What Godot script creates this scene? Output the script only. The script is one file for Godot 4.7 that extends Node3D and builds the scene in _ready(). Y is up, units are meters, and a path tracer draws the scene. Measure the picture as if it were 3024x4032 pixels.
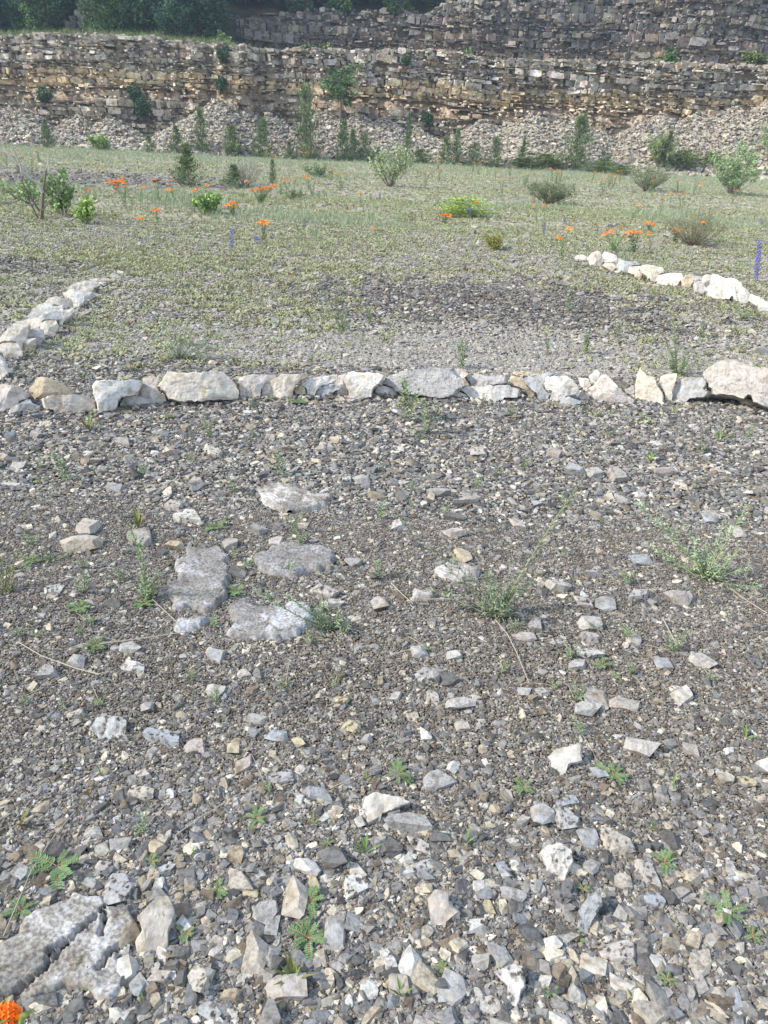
extends Node3D
# A disused limestone quarry: gravel floor with an open square of laid stones, flowers, cedars, and two benches of bedded rock behind.

const F := 3029.0
const EYE := Vector3(0, 1.6, 0)
var cam_basis: Basis
var rng := RandomNumberGenerator.new()
var names := {}
var M := {}
var nz := FastNoiseLite.new()
var nz2 := FastNoiseLite.new()
var slab_polys: Array = []
var row_feet: Array = []
var pebble_meshes: Array = []
var block_meshes: Array = []

# ---------------------------------------------------------------- helpers
class MB:
	var v := PackedVector3Array()
	var n := PackedVector3Array()
	var c := PackedColorArray()
	func tri(a: Vector3, b: Vector3, d: Vector3, col: Color, out := Vector3.ZERO) -> void:
		var g := (d - a).cross(b - a)
		if out != Vector3.ZERO and g.dot(out) < 0.0:
			var t := b
			b = d
			d = t
			g = -g
		g = g.normalized()
		v.append(a); v.append(b); v.append(d)
		n.append(g); n.append(g); n.append(g)
		c.append(col); c.append(col); c.append(col)
	func quad(a: Vector3, b: Vector3, d: Vector3, e: Vector3, col: Color, out := Vector3.ZERO) -> void:
		tri(a, b, d, col, out)
		tri(a, d, e, col, out)
	func smooth(a: Vector3, b: Vector3, d: Vector3, na: Vector3, nb: Vector3, nd: Vector3, ca: Color, cb: Color, cd: Color) -> void:
		var g := (d - a).cross(b - a)
		if g.dot(na + nb + nd) < 0.0:
			v.append(a); v.append(d); v.append(b)
			n.append(na); n.append(nd); n.append(nb)
			c.append(ca); c.append(cd); c.append(cb)
		else:
			v.append(a); v.append(b); v.append(d)
			n.append(na); n.append(nb); n.append(nd)
			c.append(ca); c.append(cb); c.append(cd)
	# a leaf: four triangles folded along the midrib, bending down by bend
	func leaf(base: Vector3, dir: Vector3, side: Vector3, length: float, width: float, col: Color, bend := 0.15) -> void:
		var up := side.cross(dir).normalized()
		var m := base + dir * length * 0.45 - up * width * 0.12
		var tip := base + dir * length - Vector3(0, bend * length, 0)
		var l := base + dir * length * 0.4 + side * width * 0.5 + up * width * 0.1
		var r := base + dir * length * 0.4 - side * width * 0.5 + up * width * 0.1
		tri(base, l, m, col); tri(l, tip, m, col)
		tri(base, m, r, col); tri(m, tip, r, col)
	# one flat diamond leaf of two triangles
	func chip(base: Vector3, dir: Vector3, side: Vector3, length: float, width: float, col: Color) -> void:
		var m := base + dir * length * 0.5
		var l := m + side * width * 0.5
		var r := m - side * width * 0.5
		tri(base, l, r, col); tri(l, base + dir * length, r, col)
	func tube(pts: PackedVector3Array, r0: float, r1: float, col: Color, k := 4) -> void:
		var prev := PackedVector3Array()
		for i in pts.size():
			var d := (pts[min(i + 1, pts.size() - 1)] - pts[max(i - 1, 0)]).normalized()
			var s := d.cross(Vector3(0.31, 0.2, 0.93)).normalized()
			var t := s.cross(d)
			var r: float = lerp(r0, r1, float(i) / max(1, pts.size() - 1))
			var ring := PackedVector3Array()
			for j in k:
				var a := TAU * j / k
				ring.append(pts[i] + (s * cos(a) + t * sin(a)) * r)
			if i > 0:
				for j in k:
					var q := (j + 1) % k
					var o := ring[j] + ring[q] - pts[i] * 2.0
					quad(prev[j], prev[q], ring[q], ring[j], col, o)
			prev = ring
	func mesh() -> ArrayMesh:
		var m := ArrayMesh.new()
		var a := []
		a.resize(Mesh.ARRAY_MAX)
		a[Mesh.ARRAY_VERTEX] = v
		a[Mesh.ARRAY_NORMAL] = n
		a[Mesh.ARRAY_COLOR] = c
		m.add_surface_from_arrays(Mesh.PRIMITIVE_TRIANGLES, a)
		return m

class Scatter:
	var mesh: Mesh
	var buf := PackedFloat32Array()
	func put(b: Basis, p: Vector3, c: Color) -> void:
		buf.append_array(PackedFloat32Array([b.x.x, b.y.x, b.z.x, p.x, b.x.y, b.y.y, b.z.y, p.y, b.x.z, b.y.z, b.z.z, p.z, c.r, c.g, c.b, 1.0]))
	func build(called: String, mat: Material, parent: Node) -> void:
		var k := buf.size() / 16
		if k == 0:
			return
		var mm := MultiMesh.new()
		mm.transform_format = MultiMesh.TRANSFORM_3D
		mm.use_colors = true
		mm.mesh = mesh
		mm.instance_count = k
		mm.buffer = buf
		var o := MultiMeshInstance3D.new()
		o.multimesh = mm
		o.material_override = mat
		o.name = called
		o.set_meta("kind", "stuff")
		parent.add_child(o, true)

func rf(a: float, b: float) -> float:
	return rng.randf_range(a, b)

func numbered(called: String) -> String:
	var k: int = names.get(called, 0)
	names[called] = k + 1
	return called if k == 0 else "%s_%03d" % [called, k]

func thing(called: String, label: String, category: String, at := Vector3.ZERO, group := "", kind := "") -> Node3D:
	var o := Node3D.new()
	o.name = numbered(called)
	add_child(o)
	o.position = at
	tag(o, label, category, group, kind)
	return o

func tag(o: Node, label: String, category: String, group := "", kind := "") -> void:
	o.set_meta("label", label)
	o.set_meta("category", category)
	if group != "":
		o.set_meta("group", group)
	if kind != "":
		o.set_meta("kind", kind)

func part(called: String, mesh: Mesh, mat: Material, parent: Node) -> MeshInstance3D:
	var o := MeshInstance3D.new()
	o.name = called
	o.mesh = mesh
	o.material_override = mat
	parent.add_child(o, true)
	return o

func copy_of(o: Node3D, at: Vector3, turn: float, size: Vector3, label: String, group := "") -> Node3D:
	var c: Node3D = o.duplicate()
	var stem := String(o.name)
	if stem.right(3).is_valid_int():
		stem = stem.left(stem.length() - 4)
	c.name = numbered(stem)
	add_child(c)
	c.transform = Transform3D(Basis(Vector3.UP, turn).scaled_local(size), at)
	c.set_meta("label", label)
	if group != "":
		c.set_meta("group", group)
	return c

# photo pixel to direction, and to points on what it touches
func ray(px: float, py: float) -> Vector3:
	return cam_basis * Vector3((px - 1512.0) / F, -(py - 2016.0) / F, -1.0)

func gh(x: float, z: float) -> float:
	var d := Vector2(x, z).length()
	var a: float = clamp((d - 1.0) / 14.0, 0.0, 1.0)
	return nz.get_noise_2d(x * 6.0, z * 6.0) * lerp(0.012, 0.09, a) + nz2.get_noise_2d(x * 30.0, z * 30.0) * 0.008

func gp(px: float, py: float) -> Vector3:
	var d := ray(px, py)
	var h := 0.0
	var p := Vector3.ZERO
	for i in 4:
		p = EYE + d * ((h - EYE.y) / d.y)
		h = gh(p.x, p.z)
	if p.z < -39.6 or d.y >= 0.0:
		p = at_z(px, py, -39.6)
		h = max(gh(p.x, p.z), talus_h(p.x, p.z))
	p.y = h
	return p

func at_z(px: float, py: float, z: float) -> Vector3:
	var d := ray(px, py)
	return EYE + d * ((z - EYE.z) / d.z)

# foot of something of height h whose top shows at this pixel
func under(px: float, py: float, h: float) -> Vector3:
	var d := ray(px, py)
	var p := EYE + d * ((h - EYE.y) / d.y)
	if p.z < -37.5 or d.y >= 0.0:
		p = at_z(px, py, -37.5)
	p.y = gh(p.x, p.z)
	return p

# metres that one photo pixel spans at p
func mpp(p: Vector3) -> float:
	return -((p - EYE) * cam_basis).z / F

# ---------------------------------------------------------------- textures and materials
func noise_img(size: int, freq: float, oct: int, sd: int, kind := FastNoiseLite.TYPE_SIMPLEX_SMOOTH) -> Image:
	var f := FastNoiseLite.new()
	f.seed = sd
	f.noise_type = kind
	f.frequency = freq
	f.fractal_octaves = oct
	f.fractal_gain = 0.6
	return f.get_seamless_image(size, size)

func ramp_tex(im: Image, im2: Image, stops: Array, speck: float) -> ImageTexture:
	var s := im.get_width()
	var a := im.get_data()
	var b := im2.get_data()
	var out := PackedByteArray()
	out.resize(s * s * 3)
	var lut := []
	for i in 256:
		var t := i / 255.0
		var col: Color = stops[0][1]
		for k in stops.size() - 1:
			if t >= stops[k][0]:
				col = (stops[k][1] as Color).lerp(stops[k + 1][1], clamp((t - stops[k][0]) / (stops[k + 1][0] - stops[k][0]), 0.0, 1.0))
		lut.append(col)
	for i in s * s:
		var col: Color = lut[a[i]]
		var m := 1.0 + (b[i] / 255.0 - 0.5) * speck
		out[i * 3] = int(clamp(col.r * m, 0.0, 1.0) * 255.0)
		out[i * 3 + 1] = int(clamp(col.g * m, 0.0, 1.0) * 255.0)
		out[i * 3 + 2] = int(clamp(col.b * m, 0.0, 1.0) * 255.0)
	return ImageTexture.create_from_image(Image.create_from_data(s, s, false, Image.FORMAT_RGB8, out))

func normal_tex(im: Image, strength: float) -> ImageTexture:
	var k: Image = im.duplicate()
	k.convert(Image.FORMAT_RGBA8)
	k.bump_map_to_normal_map(strength)
	return ImageTexture.create_from_image(k)

func stone_mat(tex: Texture2D, ntex: Texture2D, scale: float, rough: float, world := true) -> StandardMaterial3D:
	var m := StandardMaterial3D.new()
	m.vertex_color_use_as_albedo = true
	m.albedo_texture = tex
	m.roughness = rough
	m.metallic_specular = 0.3
	if ntex:
		m.normal_enabled = true
		m.normal_texture = ntex
		m.normal_scale = 0.7
	m.uv1_triplanar = true
	m.uv1_world_triplanar = world
	m.uv1_scale = Vector3.ONE * scale
	return m

func tinted(m: StandardMaterial3D, c: Color) -> StandardMaterial3D:
	var k: StandardMaterial3D = m.duplicate()
	k.vertex_color_use_as_albedo = false
	k.albedo_color = c.linear_to_srgb()
	return k

func leaf_mat(back: float) -> StandardMaterial3D:
	var m := StandardMaterial3D.new()
	m.vertex_color_use_as_albedo = true
	m.roughness = 0.65
	m.metallic_specular = 0.3
	m.cull_mode = BaseMaterial3D.CULL_DISABLED
	m.backlight_enabled = true
	m.backlight = Color(back, back, back * 0.7)
	return m

func make_materials() -> void:
	var fine := noise_img(512, 0.03, 5, 3)
	var coarse := noise_img(512, 0.008, 5, 5)
	var spots := noise_img(512, 0.02, 3, 9, FastNoiseLite.TYPE_CELLULAR)
	var nt := normal_tex(fine, 6.0)
	M.pebble = stone_mat(ramp_tex(coarse, fine, [[0.0, Color(0.62, 0.6, 0.57)], [0.35, Color(0.84, 0.82, 0.8)], [0.6, Color(0.97, 0.96, 0.94)], [1.0, Color(1, 1, 1)]], 0.5), nt, 6.0, 0.85)
	M.stone = stone_mat(ramp_tex(coarse, fine, [[0.0, Color(0.66, 0.6, 0.52)], [0.3, Color(0.86, 0.83, 0.78)], [0.5, Color(0.97, 0.96, 0.94)], [0.75, Color(1, 1, 1)], [1.0, Color(0.84, 0.82, 0.81)]], 0.5), nt, 2.6, 0.8)
	M.mottled = stone_mat(ramp_tex(coarse, spots, [[0.0, Color(0.3, 0.29, 0.28)], [0.33, Color(0.4, 0.38, 0.36)], [0.4, Color(0.85, 0.84, 0.82)], [0.7, Color(1, 1, 1)], [1.0, Color(0.92, 0.93, 0.95)]], 0.35), nt, 9.0, 0.85)
	M.crusted = stone_mat(ramp_tex(coarse, fine, [[0.0, Color(0.72, 0.68, 0.64)], [0.42, Color(0.86, 0.84, 0.82)], [0.5, Color(1, 1, 1)], [1.0, Color(0.95, 0.94, 0.92)]], 0.6), nt, 4.5, 0.85)
	M.slab = stone_mat(ramp_tex(coarse, fine, [[0.0, Color(0.6, 0.57, 0.54)], [0.4, Color(0.9, 0.88, 0.86)], [1.0, Color(1, 1, 1)]], 0.8), nt, 5.0, 0.85)
	M.cliff = stone_mat(ramp_tex(coarse, fine, [[0.0, Color(0.5, 0.46, 0.4)], [0.35, Color(0.8, 0.77, 0.72)], [0.6, Color(0.98, 0.96, 0.92)], [1.0, Color(1, 1, 1)]], 0.5), nt, 0.5, 0.92)
	M.soil = stone_mat(ramp_tex(fine, spots, [[0.0, Color(0.5, 0.48, 0.46)], [0.5, Color(0.85, 0.83, 0.8)], [1.0, Color(1, 1, 1)]], 0.6), nt, 1.1, 0.95)
	M.leaf = leaf_mat(0.35)
	M.petal = leaf_mat(0.3)
	M.bark = StandardMaterial3D.new()
	M.bark.vertex_color_use_as_albedo = true
	M.bark.roughness = 0.9

# ---------------------------------------------------------------- rock shapes
func clip_poly(poly: PackedVector3Array, nn: Vector3, d: float) -> PackedVector3Array:
	var out := PackedVector3Array()
	var k := poly.size()
	for i in k:
		var a := poly[i]
		var b := poly[(i + 1) % k]
		var da := nn.dot(a) - d
		var db := nn.dot(b) - d
		if da <= 0.0:
			out.append(a)
		if (da < 0.0 and db > 0.0) or (da > 0.0 and db < 0.0):
			out.append(a.lerp(b, da / (da - db)))
	return out

func polytope(planes: Array, tone_var: float) -> ArrayMesh:
	var mb := MB.new()
	for i in planes.size():
		var nn: Vector3 = planes[i][0]
		var u := nn.cross(Vector3(0.3, 0.9, 0.17)).normalized()
		var w := nn.cross(u)
		var c: Vector3 = nn * planes[i][1]
		var poly := PackedVector3Array([c + (u + w) * 3, c + (u - w) * 3, c + (-u - w) * 3, c + (w - u) * 3])
		for j in planes.size():
			if j != i and poly.size() > 2:
				poly = clip_poly(poly, planes[j][0], planes[j][1])
		if poly.size() < 3:
			continue
		var t := 1.0 + rf(-tone_var, tone_var)
		for j in range(1, poly.size() - 1):
			mb.tri(poly[0], poly[j], poly[j + 1], Color(t, t, t), nn)
	return mb.mesh()

func jit(v: Vector3, a: float) -> Vector3:
	return (v + Vector3(rf(-a, a), rf(-a, a), rf(-a, a))).normalized()

func make_rock_meshes() -> void:
	rng.seed = 11
	for k in 14:
		var pl := []
		for a in [Vector3.RIGHT, Vector3.LEFT, Vector3.UP, Vector3.DOWN, Vector3.BACK, Vector3.FORWARD]:
			pl.append([jit(a, 0.38), rf(0.36, 0.5)])
		for i in 8:
			pl.append([jit(Vector3.ZERO, 1.0), rf(0.42, 0.56)])
		pebble_meshes.append(polytope(pl, 0.1))
	for k in 10:
		var pl := []
		for a in [Vector3.RIGHT, Vector3.LEFT, Vector3.UP, Vector3.DOWN, Vector3.BACK, Vector3.FORWARD]:
			pl.append([jit(a, 0.13), rf(0.43, 0.5)])
		for i in 7:
			pl.append([jit(Vector3(sign(rf(-1, 1)), sign(rf(-1, 1)), sign(rf(-1, 1))), 0.5), rf(0.6, 0.8)])
		block_meshes.append(polytope(pl, 0.1))

# tones of the limestone, linear
const TONES := [Color(0.56, 0.51, 0.44), Color(0.60, 0.58, 0.545), Color(0.46, 0.45, 0.44), Color(0.50, 0.42, 0.31), Color(0.52, 0.475, 0.435), Color(0.40, 0.415, 0.435), Color(0.19, 0.185, 0.18), Color(0.52, 0.455, 0.31)]

# a stone whose outline (photo pixels) stands on the ground at its lowest point; tilt leans its face back
func outline_stone(outline: PackedVector2Array, tilt: float, thick: float, tone: Color, mat: Material, called: String, label: String, group: String, var_tone := 0.16) -> Node3D:
	var low := outline[0]
	var mid := Vector2.ZERO
	for p in outline:
		mid += p / outline.size()
		if p.y > low.y:
			low = p
	var p0 := gp(lerp(low.x, mid.x, 0.5), low.y)
	var nh := (EYE - p0) * Vector3(1, 0, 1)
	nh = nh.normalized()
	var nn := nh * cos(deg_to_rad(tilt)) + Vector3.UP * sin(deg_to_rad(tilt))
	var u := Vector3.UP.cross(nn).normalized()
	var v := nn.cross(u)
	var flat := PackedVector2Array()
	for p in outline:
		var d := ray(p.x, p.y)
		var q := EYE + d * ((p0 - EYE).dot(nn) / d.dot(nn)) - p0
		flat.append(Vector2(q.dot(u), q.dot(v)))
	# even, slightly broken outline
	var total := 0.0
	for i in flat.size():
		total += flat[i].distance_to(flat[(i + 1) % flat.size()])
	var K := 56
	var ring := PackedVector2Array()
	var step := total / K
	var acc := 0.0
	for i in flat.size():
		var a := flat[i]
		var b := flat[(i + 1) % flat.size()]
		var L := a.distance_to(b)
		while acc < L and ring.size() < K:
			ring.append(a.lerp(b, acc / L))
			acc += step
		acc -= L
	K = ring.size()
	var c := Vector2.ZERO
	for p in ring:
		c += p / K
	var R := 0.0
	var vmin := 9.0
	var vmax := -9.0
	for p in ring:
		R = max(R, p.distance_to(c))
		vmin = min(vmin, p.y)
		vmax = max(vmax, p.y)
	for i in K:
		ring[i] += Vector2(rf(-1, 1), rf(-1, 1)) * R * 0.022
		if ring[i].y < vmin + (vmax - vmin) * 0.16:
			ring[i].y -= 0.025
	for i in K:
		if ring[i].y < vmin + (vmax - vmin) * 0.3 and group.begins_with("stones"):
			row_feet.append(p0 + u * ring[i].x + nh * thick * 0.5)
	var facets := []
	for i in 7:
		var a := rf(0, TAU)
		var s := rf(0.1, 0.75)
		facets.append([cos(a) * s, sin(a) * s, rf(0.72, 1.2), Color(tone.r, tone.g, tone.b) * (1.0 + rf(-var_tone, var_tone))])
	facets.append([rf(-0.15, 0.15), rf(-0.2, 0.1), rf(0.6, 0.8), tone])
	var rs := [1.0, 0.965, 0.92, 0.86, 0.78, 0.68, 0.55, 0.4, 0.22, 0.0]
	var bev := []
	var bv := rf(6.0, 16.0)
	for i in K:
		if i % 9 == 0 or rng.randf() < 0.06:
			bv = rf(4.0, 22.0)
		bev.append(bv)
	var mb := MB.new()
	for side in [1.0, -1.0]:
		var pts := []
		var cols := []
		for r in rs:
			var line := PackedVector3Array()
			var cl := PackedColorArray()
			for i in K:
				var q: Vector2 = c + (ring[i] - c) * r
				var e := (q - c) / R
				var dep: float = thick * min(1.0, (1.0 - r) * bev[i]) if side > 0 else thick * 1.2 * (1.0 - pow(r, 4.0))
				var col := tone
				if side > 0:
					for f in facets:
						var h: float = thick * (f[2] + f[0] * e.x + f[1] * e.y)
						if h < dep:
							dep = h
							col = f[3]
				dep += nz2.get_noise_3d(q.x * 260.0, q.y * 260.0, p0.x * 900.0) * 0.006 * (1.0 - pow(r, 6.0)) + nz2.get_noise_3d(q.x * 70.0, q.y * 70.0, p0.x * 900.0 + 50.0) * thick * 0.07 * (1.0 - pow(r, 6.0))
				dep = max(dep, 0.0)
				line.append(u * q.x + v * q.y + nn * dep * side)
				cl.append(col)
			pts.append(line)
			cols.append(cl)
		for k in rs.size() - 1:
			for i in K:
				var j := (i + 1) % K
				var col: Color = cols[k + 1][i]
				if k == rs.size() - 2:
					mb.tri(pts[k][i], pts[k][j], pts[k + 1][i], col, nn * side)
				else:
					var o: Vector3 = nn * side * 0.5 + (pts[k][i] - (u * c.x + v * c.y)).normalized() * 0.5
					mb.tri(pts[k][i], pts[k][j], pts[k + 1][j], cols[k + 1][j], o)
					mb.tri(pts[k][i], pts[k + 1][j], pts[k + 1][i], col, o)
	var t := part(numbered(called), mb.mesh(), mat, self)
	t.position = p0
	tag(t, label, "stone", group)
	return t

func ground_outline(outline: PackedVector2Array) -> PackedVector2Array:
	var out := PackedVector2Array()
	for p in outline:
		var q := gp(p.x, p.y)
		out.append(Vector2(q.x, q.z))
	return out

func edge_distance(p: Vector2, poly: PackedVector2Array) -> float:
	var best := 9.0
	for i in poly.size():
		best = min(best, p.distance_to(Geometry2D.get_closest_point_to_segment(p, poly[i], poly[(i + 1) % poly.size()])))
	return best

# bedrock that shows through the gravel: a height field inside an outline, broken by open cracks
func bedrock(outline: PackedVector2Array, cracks: Array, rise: float, cell: float, tone: Color, crust: Color, crust_at: float, label: String) -> void:
	var poly := ground_outline(outline)
	slab_polys.append(poly)
	var lines := []
	for cr in cracks:
		lines.append(ground_outline(cr))
	var lo := poly[0]
	var hi := poly[0]
	for p in poly:
		lo = lo.min(p)
		hi = hi.max(p)
	var nx := int((hi.x - lo.x) / cell) + 2
	var ny := int((hi.y - lo.y) / cell) + 2
	var hs := PackedFloat32Array()
	var cs := PackedColorArray()
	var ok := PackedByteArray()
	hs.resize(nx * ny)
	cs.resize(nx * ny)
	ok.resize(nx * ny)
	for j in ny:
		for i in nx:
			var p := lo + Vector2(i, j) * cell
			var k := j * nx + i
			var inside := Geometry2D.is_point_in_polygon(p, poly)
			var e := edge_distance(p, poly)
			var sd := e if inside else -e
			ok[k] = 1 if sd > -cell * 2.0 else 0
			if ok[k] == 0:
				continue
			var wob := nz2.get_noise_2d(p.x * 200.0, p.y * 200.0) * 0.03
			var h: float = gh(p.x, p.y) - 0.02 + (rise * 0.75 + 0.02) * smoothstep(-0.006, 0.016, sd + wob)
			var ter := nz2.get_noise_2d(p.x * 55.0 + 40.0, p.y * 80.0) * 0.5 + 0.5 + nz2.get_noise_2d(p.x * 300.0, p.y * 300.0) * 0.05
			h += (floor(ter * 5.0) / 5.0 - 0.4) * rise * 0.42
			h += nz2.get_noise_2d(p.x * 420.0, p.y * 420.0) * 0.0012
			var pit := nz2.get_noise_2d(p.x * 900.0 + 7.0, p.y * 900.0)
			if pit > 0.42:
				h -= 0.0018
			for ln in lines:
				for s in ln.size() - 1:
					var cd := p.distance_to(Geometry2D.get_closest_point_to_segment(p, ln[s], ln[s + 1])) + nz2.get_noise_2d(p.x * 500.0, p.y * 500.0) * 0.004
					if cd < cell * 0.75:
						h -= 0.02
			hs[k] = h
			var a := nz2.get_noise_2d(p.x * 90.0 + 90.0, p.y * 90.0) * 0.8 + nz2.get_noise_2d(p.x * 380.0, p.y * 380.0 + 30.0) * 0.55
			var col := tone
			if a > crust_at:
				col = tone.lerp(crust, clamp((a - crust_at) * 5.0, 0.35, 1.0))
			elif a < -0.42 or pit > 0.42:
				col = tone * 0.66
			elif a < -0.05:
				col = tone * Color(0.9, 0.86, 0.8)
			cs[k] = col * (1.0 + nz2.get_noise_2d(p.x * 2000.0, p.y * 2000.0) * 0.25)
	var mb := MB.new()
	var nrm := func(i: int, j: int) -> Vector3:
		var il: int = max(i - 1, 0)
		var ir: int = min(i + 1, nx - 1)
		var jl: int = max(j - 1, 0)
		var jr: int = min(j + 1, ny - 1)
		var k := j * nx + i
		var hl: float = hs[j * nx + il] if ok[j * nx + il] else hs[k]
		var hr: float = hs[j * nx + ir] if ok[j * nx + ir] else hs[k]
		var hd: float = hs[jl * nx + i] if ok[jl * nx + i] else hs[k]
		var hu: float = hs[jr * nx + i] if ok[jr * nx + i] else hs[k]
		return Vector3(hl - hr, cell * 2.0, hd - hu).normalized()
	for j in ny - 1:
		for i in nx - 1:
			var k := j * nx + i
			if ok[k] and ok[k + 1] and ok[k + nx] and ok[k + nx + 1]:
				var P := []
				var N := []
				for o in [[0, 0], [1, 0], [1, 1], [0, 1]]:
					var kk: int = k + o[0] + o[1] * nx
					P.append(Vector3(lo.x + (i + o[0]) * cell, hs[kk], lo.y + (j + o[1]) * cell))
					N.append(nrm.call(i + o[0], j + o[1]))
				mb.smooth(P[0], P[1], P[2], N[0], N[1], N[2], cs[k], cs[k + 1], cs[k + nx + 1])
				mb.smooth(P[0], P[2], P[3], N[0], N[2], N[3], cs[k], cs[k + nx + 1], cs[k + nx])
	var t := part(numbered("bedrock_slab"), mb.mesh(), M.slab, self)
	tag(t, label, "rock slab", "bedrock showing through the gravel")

# ---------------------------------------------------------------- ground, gravel, grass
func dark_patch(x: float, z: float) -> float:
	var a: float = 1.0 - Vector2((x - 1.05) / 1.9, (z + 8.1) / 1.25).length()
	var b: float = 1.0 - Vector2((x + 4.6) / 1.0, (z + 8.9) / 0.5).length()
	var c: float = 1.0 - Vector2((x + 9.5) / 5.0, (z + 22.0) / 3.0).length()
	return max(a, max(b, c)) + nz2.get_noise_2d(x * 40.0, z * 40.0) * 0.7

func veg(x: float, z: float) -> float:
	var d := -z
	var n := nz.get_noise_2d(x * 22.0 + 100.0, z * 30.0) * 0.6 + nz2.get_noise_2d(x * 60.0, z * 80.0) * 0.5
	var v := 0.0
	if d > 4.9:
		v = lerp(0.07, 0.44, clamp((d - 5.0) / 4.0, 0.0, 1.0))
	if d > 9.0:
		v = lerp(0.50, 0.60, clamp((d - 9.0) / 4.0, 0.0, 1.0))
	if x < -0.5 and d > 5.2 and d < 10.0:
		v += 0.12
	if x > 0.0 and d > 5.0 and d < 9.0:
		v -= 0.16
	v += n * 0.75
	if dark_patch(x, z) > 0.0:
		v -= 0.6
	return v

func build_ground() -> void:
	var xs := []
	var zs := []
	var x := 0.0
	var st := 0.09
	while x < 9.0:
		xs.append(x)
		x += st
		if x > 3.0:
			st = 0.16
	while x < 320.0:
		xs.append(x)
		st *= 1.16
		x += st
	var full := []
	for i in range(xs.size() - 1, 0, -1):
		full.append(-xs[i])
	full.append_array(xs)
	var z := 250.0
	for q in [250.0, 120.0, 60.0, 30.0, 15.0, 8.0, 4.0, 2.0, 1.0]:
		zs.append(q)
	z = 0.5
	st = 0.09
	while z > -47.0:
		zs.append(z)
		if z < -5.0:
			st = 0.09 + (-z - 5.0) * 0.011
		z -= st
	zs.append(-47.0)
	var nx := full.size()
	var v := PackedVector3Array()
	var c := PackedColorArray()
	var idx := PackedInt32Array()
	for zz in zs:
		for xx in full:
			v.append(Vector3(xx, gh(xx, zz) - 0.004, zz))
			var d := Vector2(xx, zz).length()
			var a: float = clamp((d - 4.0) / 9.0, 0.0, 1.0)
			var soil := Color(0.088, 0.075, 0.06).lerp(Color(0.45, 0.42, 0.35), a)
			var gg := veg(xx, zz) + nz2.get_noise_2d(xx * 140.0, zz * 140.0) * 0.25
			if gg > 0.45 and d > 5.0:
				soil = soil.lerp(Color(0.33, 0.335, 0.22), clamp((gg - 0.45) * 2.2, 0.0, 0.8))
			if dark_patch(xx, zz) > 0.1:
				soil = Color(0.25, 0.235, 0.215)
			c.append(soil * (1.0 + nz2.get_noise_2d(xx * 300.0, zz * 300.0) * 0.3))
	for j in zs.size() - 1:
		for i in nx - 1:
			var k := j * nx + i
			idx.append_array(PackedInt32Array([k, k + nx, k + 1, k + 1, k + nx, k + nx + 1]))
	var stl := SurfaceTool.new()
	stl.begin(Mesh.PRIMITIVE_TRIANGLES)
	for i in v.size():
		stl.set_color(c[i])
		stl.add_vertex(v[i])
	for i in range(0, idx.size(), 3):
		stl.add_index(idx[i]); stl.add_index(idx[i + 2]); stl.add_index(idx[i + 1])
	stl.generate_normals()
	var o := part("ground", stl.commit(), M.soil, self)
	tag(o, "gravelly quarry floor running back to the rock faces", "ground", "", "structure")

const PEB := [Color(0.25, 0.243, 0.233), Color(0.12, 0.12, 0.12), Color(0.19, 0.197, 0.21), Color(0.37, 0.325, 0.255), Color(0.58, 0.53, 0.43), Color(0.5, 0.49, 0.465), Color(0.2, 0.165, 0.13), Color(0.33, 0.318, 0.30)]
const PEB_W := [0.25, 0.42, 0.51, 0.63, 0.71, 0.78, 0.88, 1.0]

func pebble_tone() -> Color:
	var r := rng.randf()
	for i in PEB.size():
		if r <= PEB_W[i]:
			return PEB[i] * rf(0.62, 1.15)
	return PEB[0]

func on_slab(p: Vector2, lim: float) -> bool:
	for poly in slab_polys:
		if Geometry2D.is_point_in_polygon(p, poly):
			return edge_distance(p, poly) > lim
	return false

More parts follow.
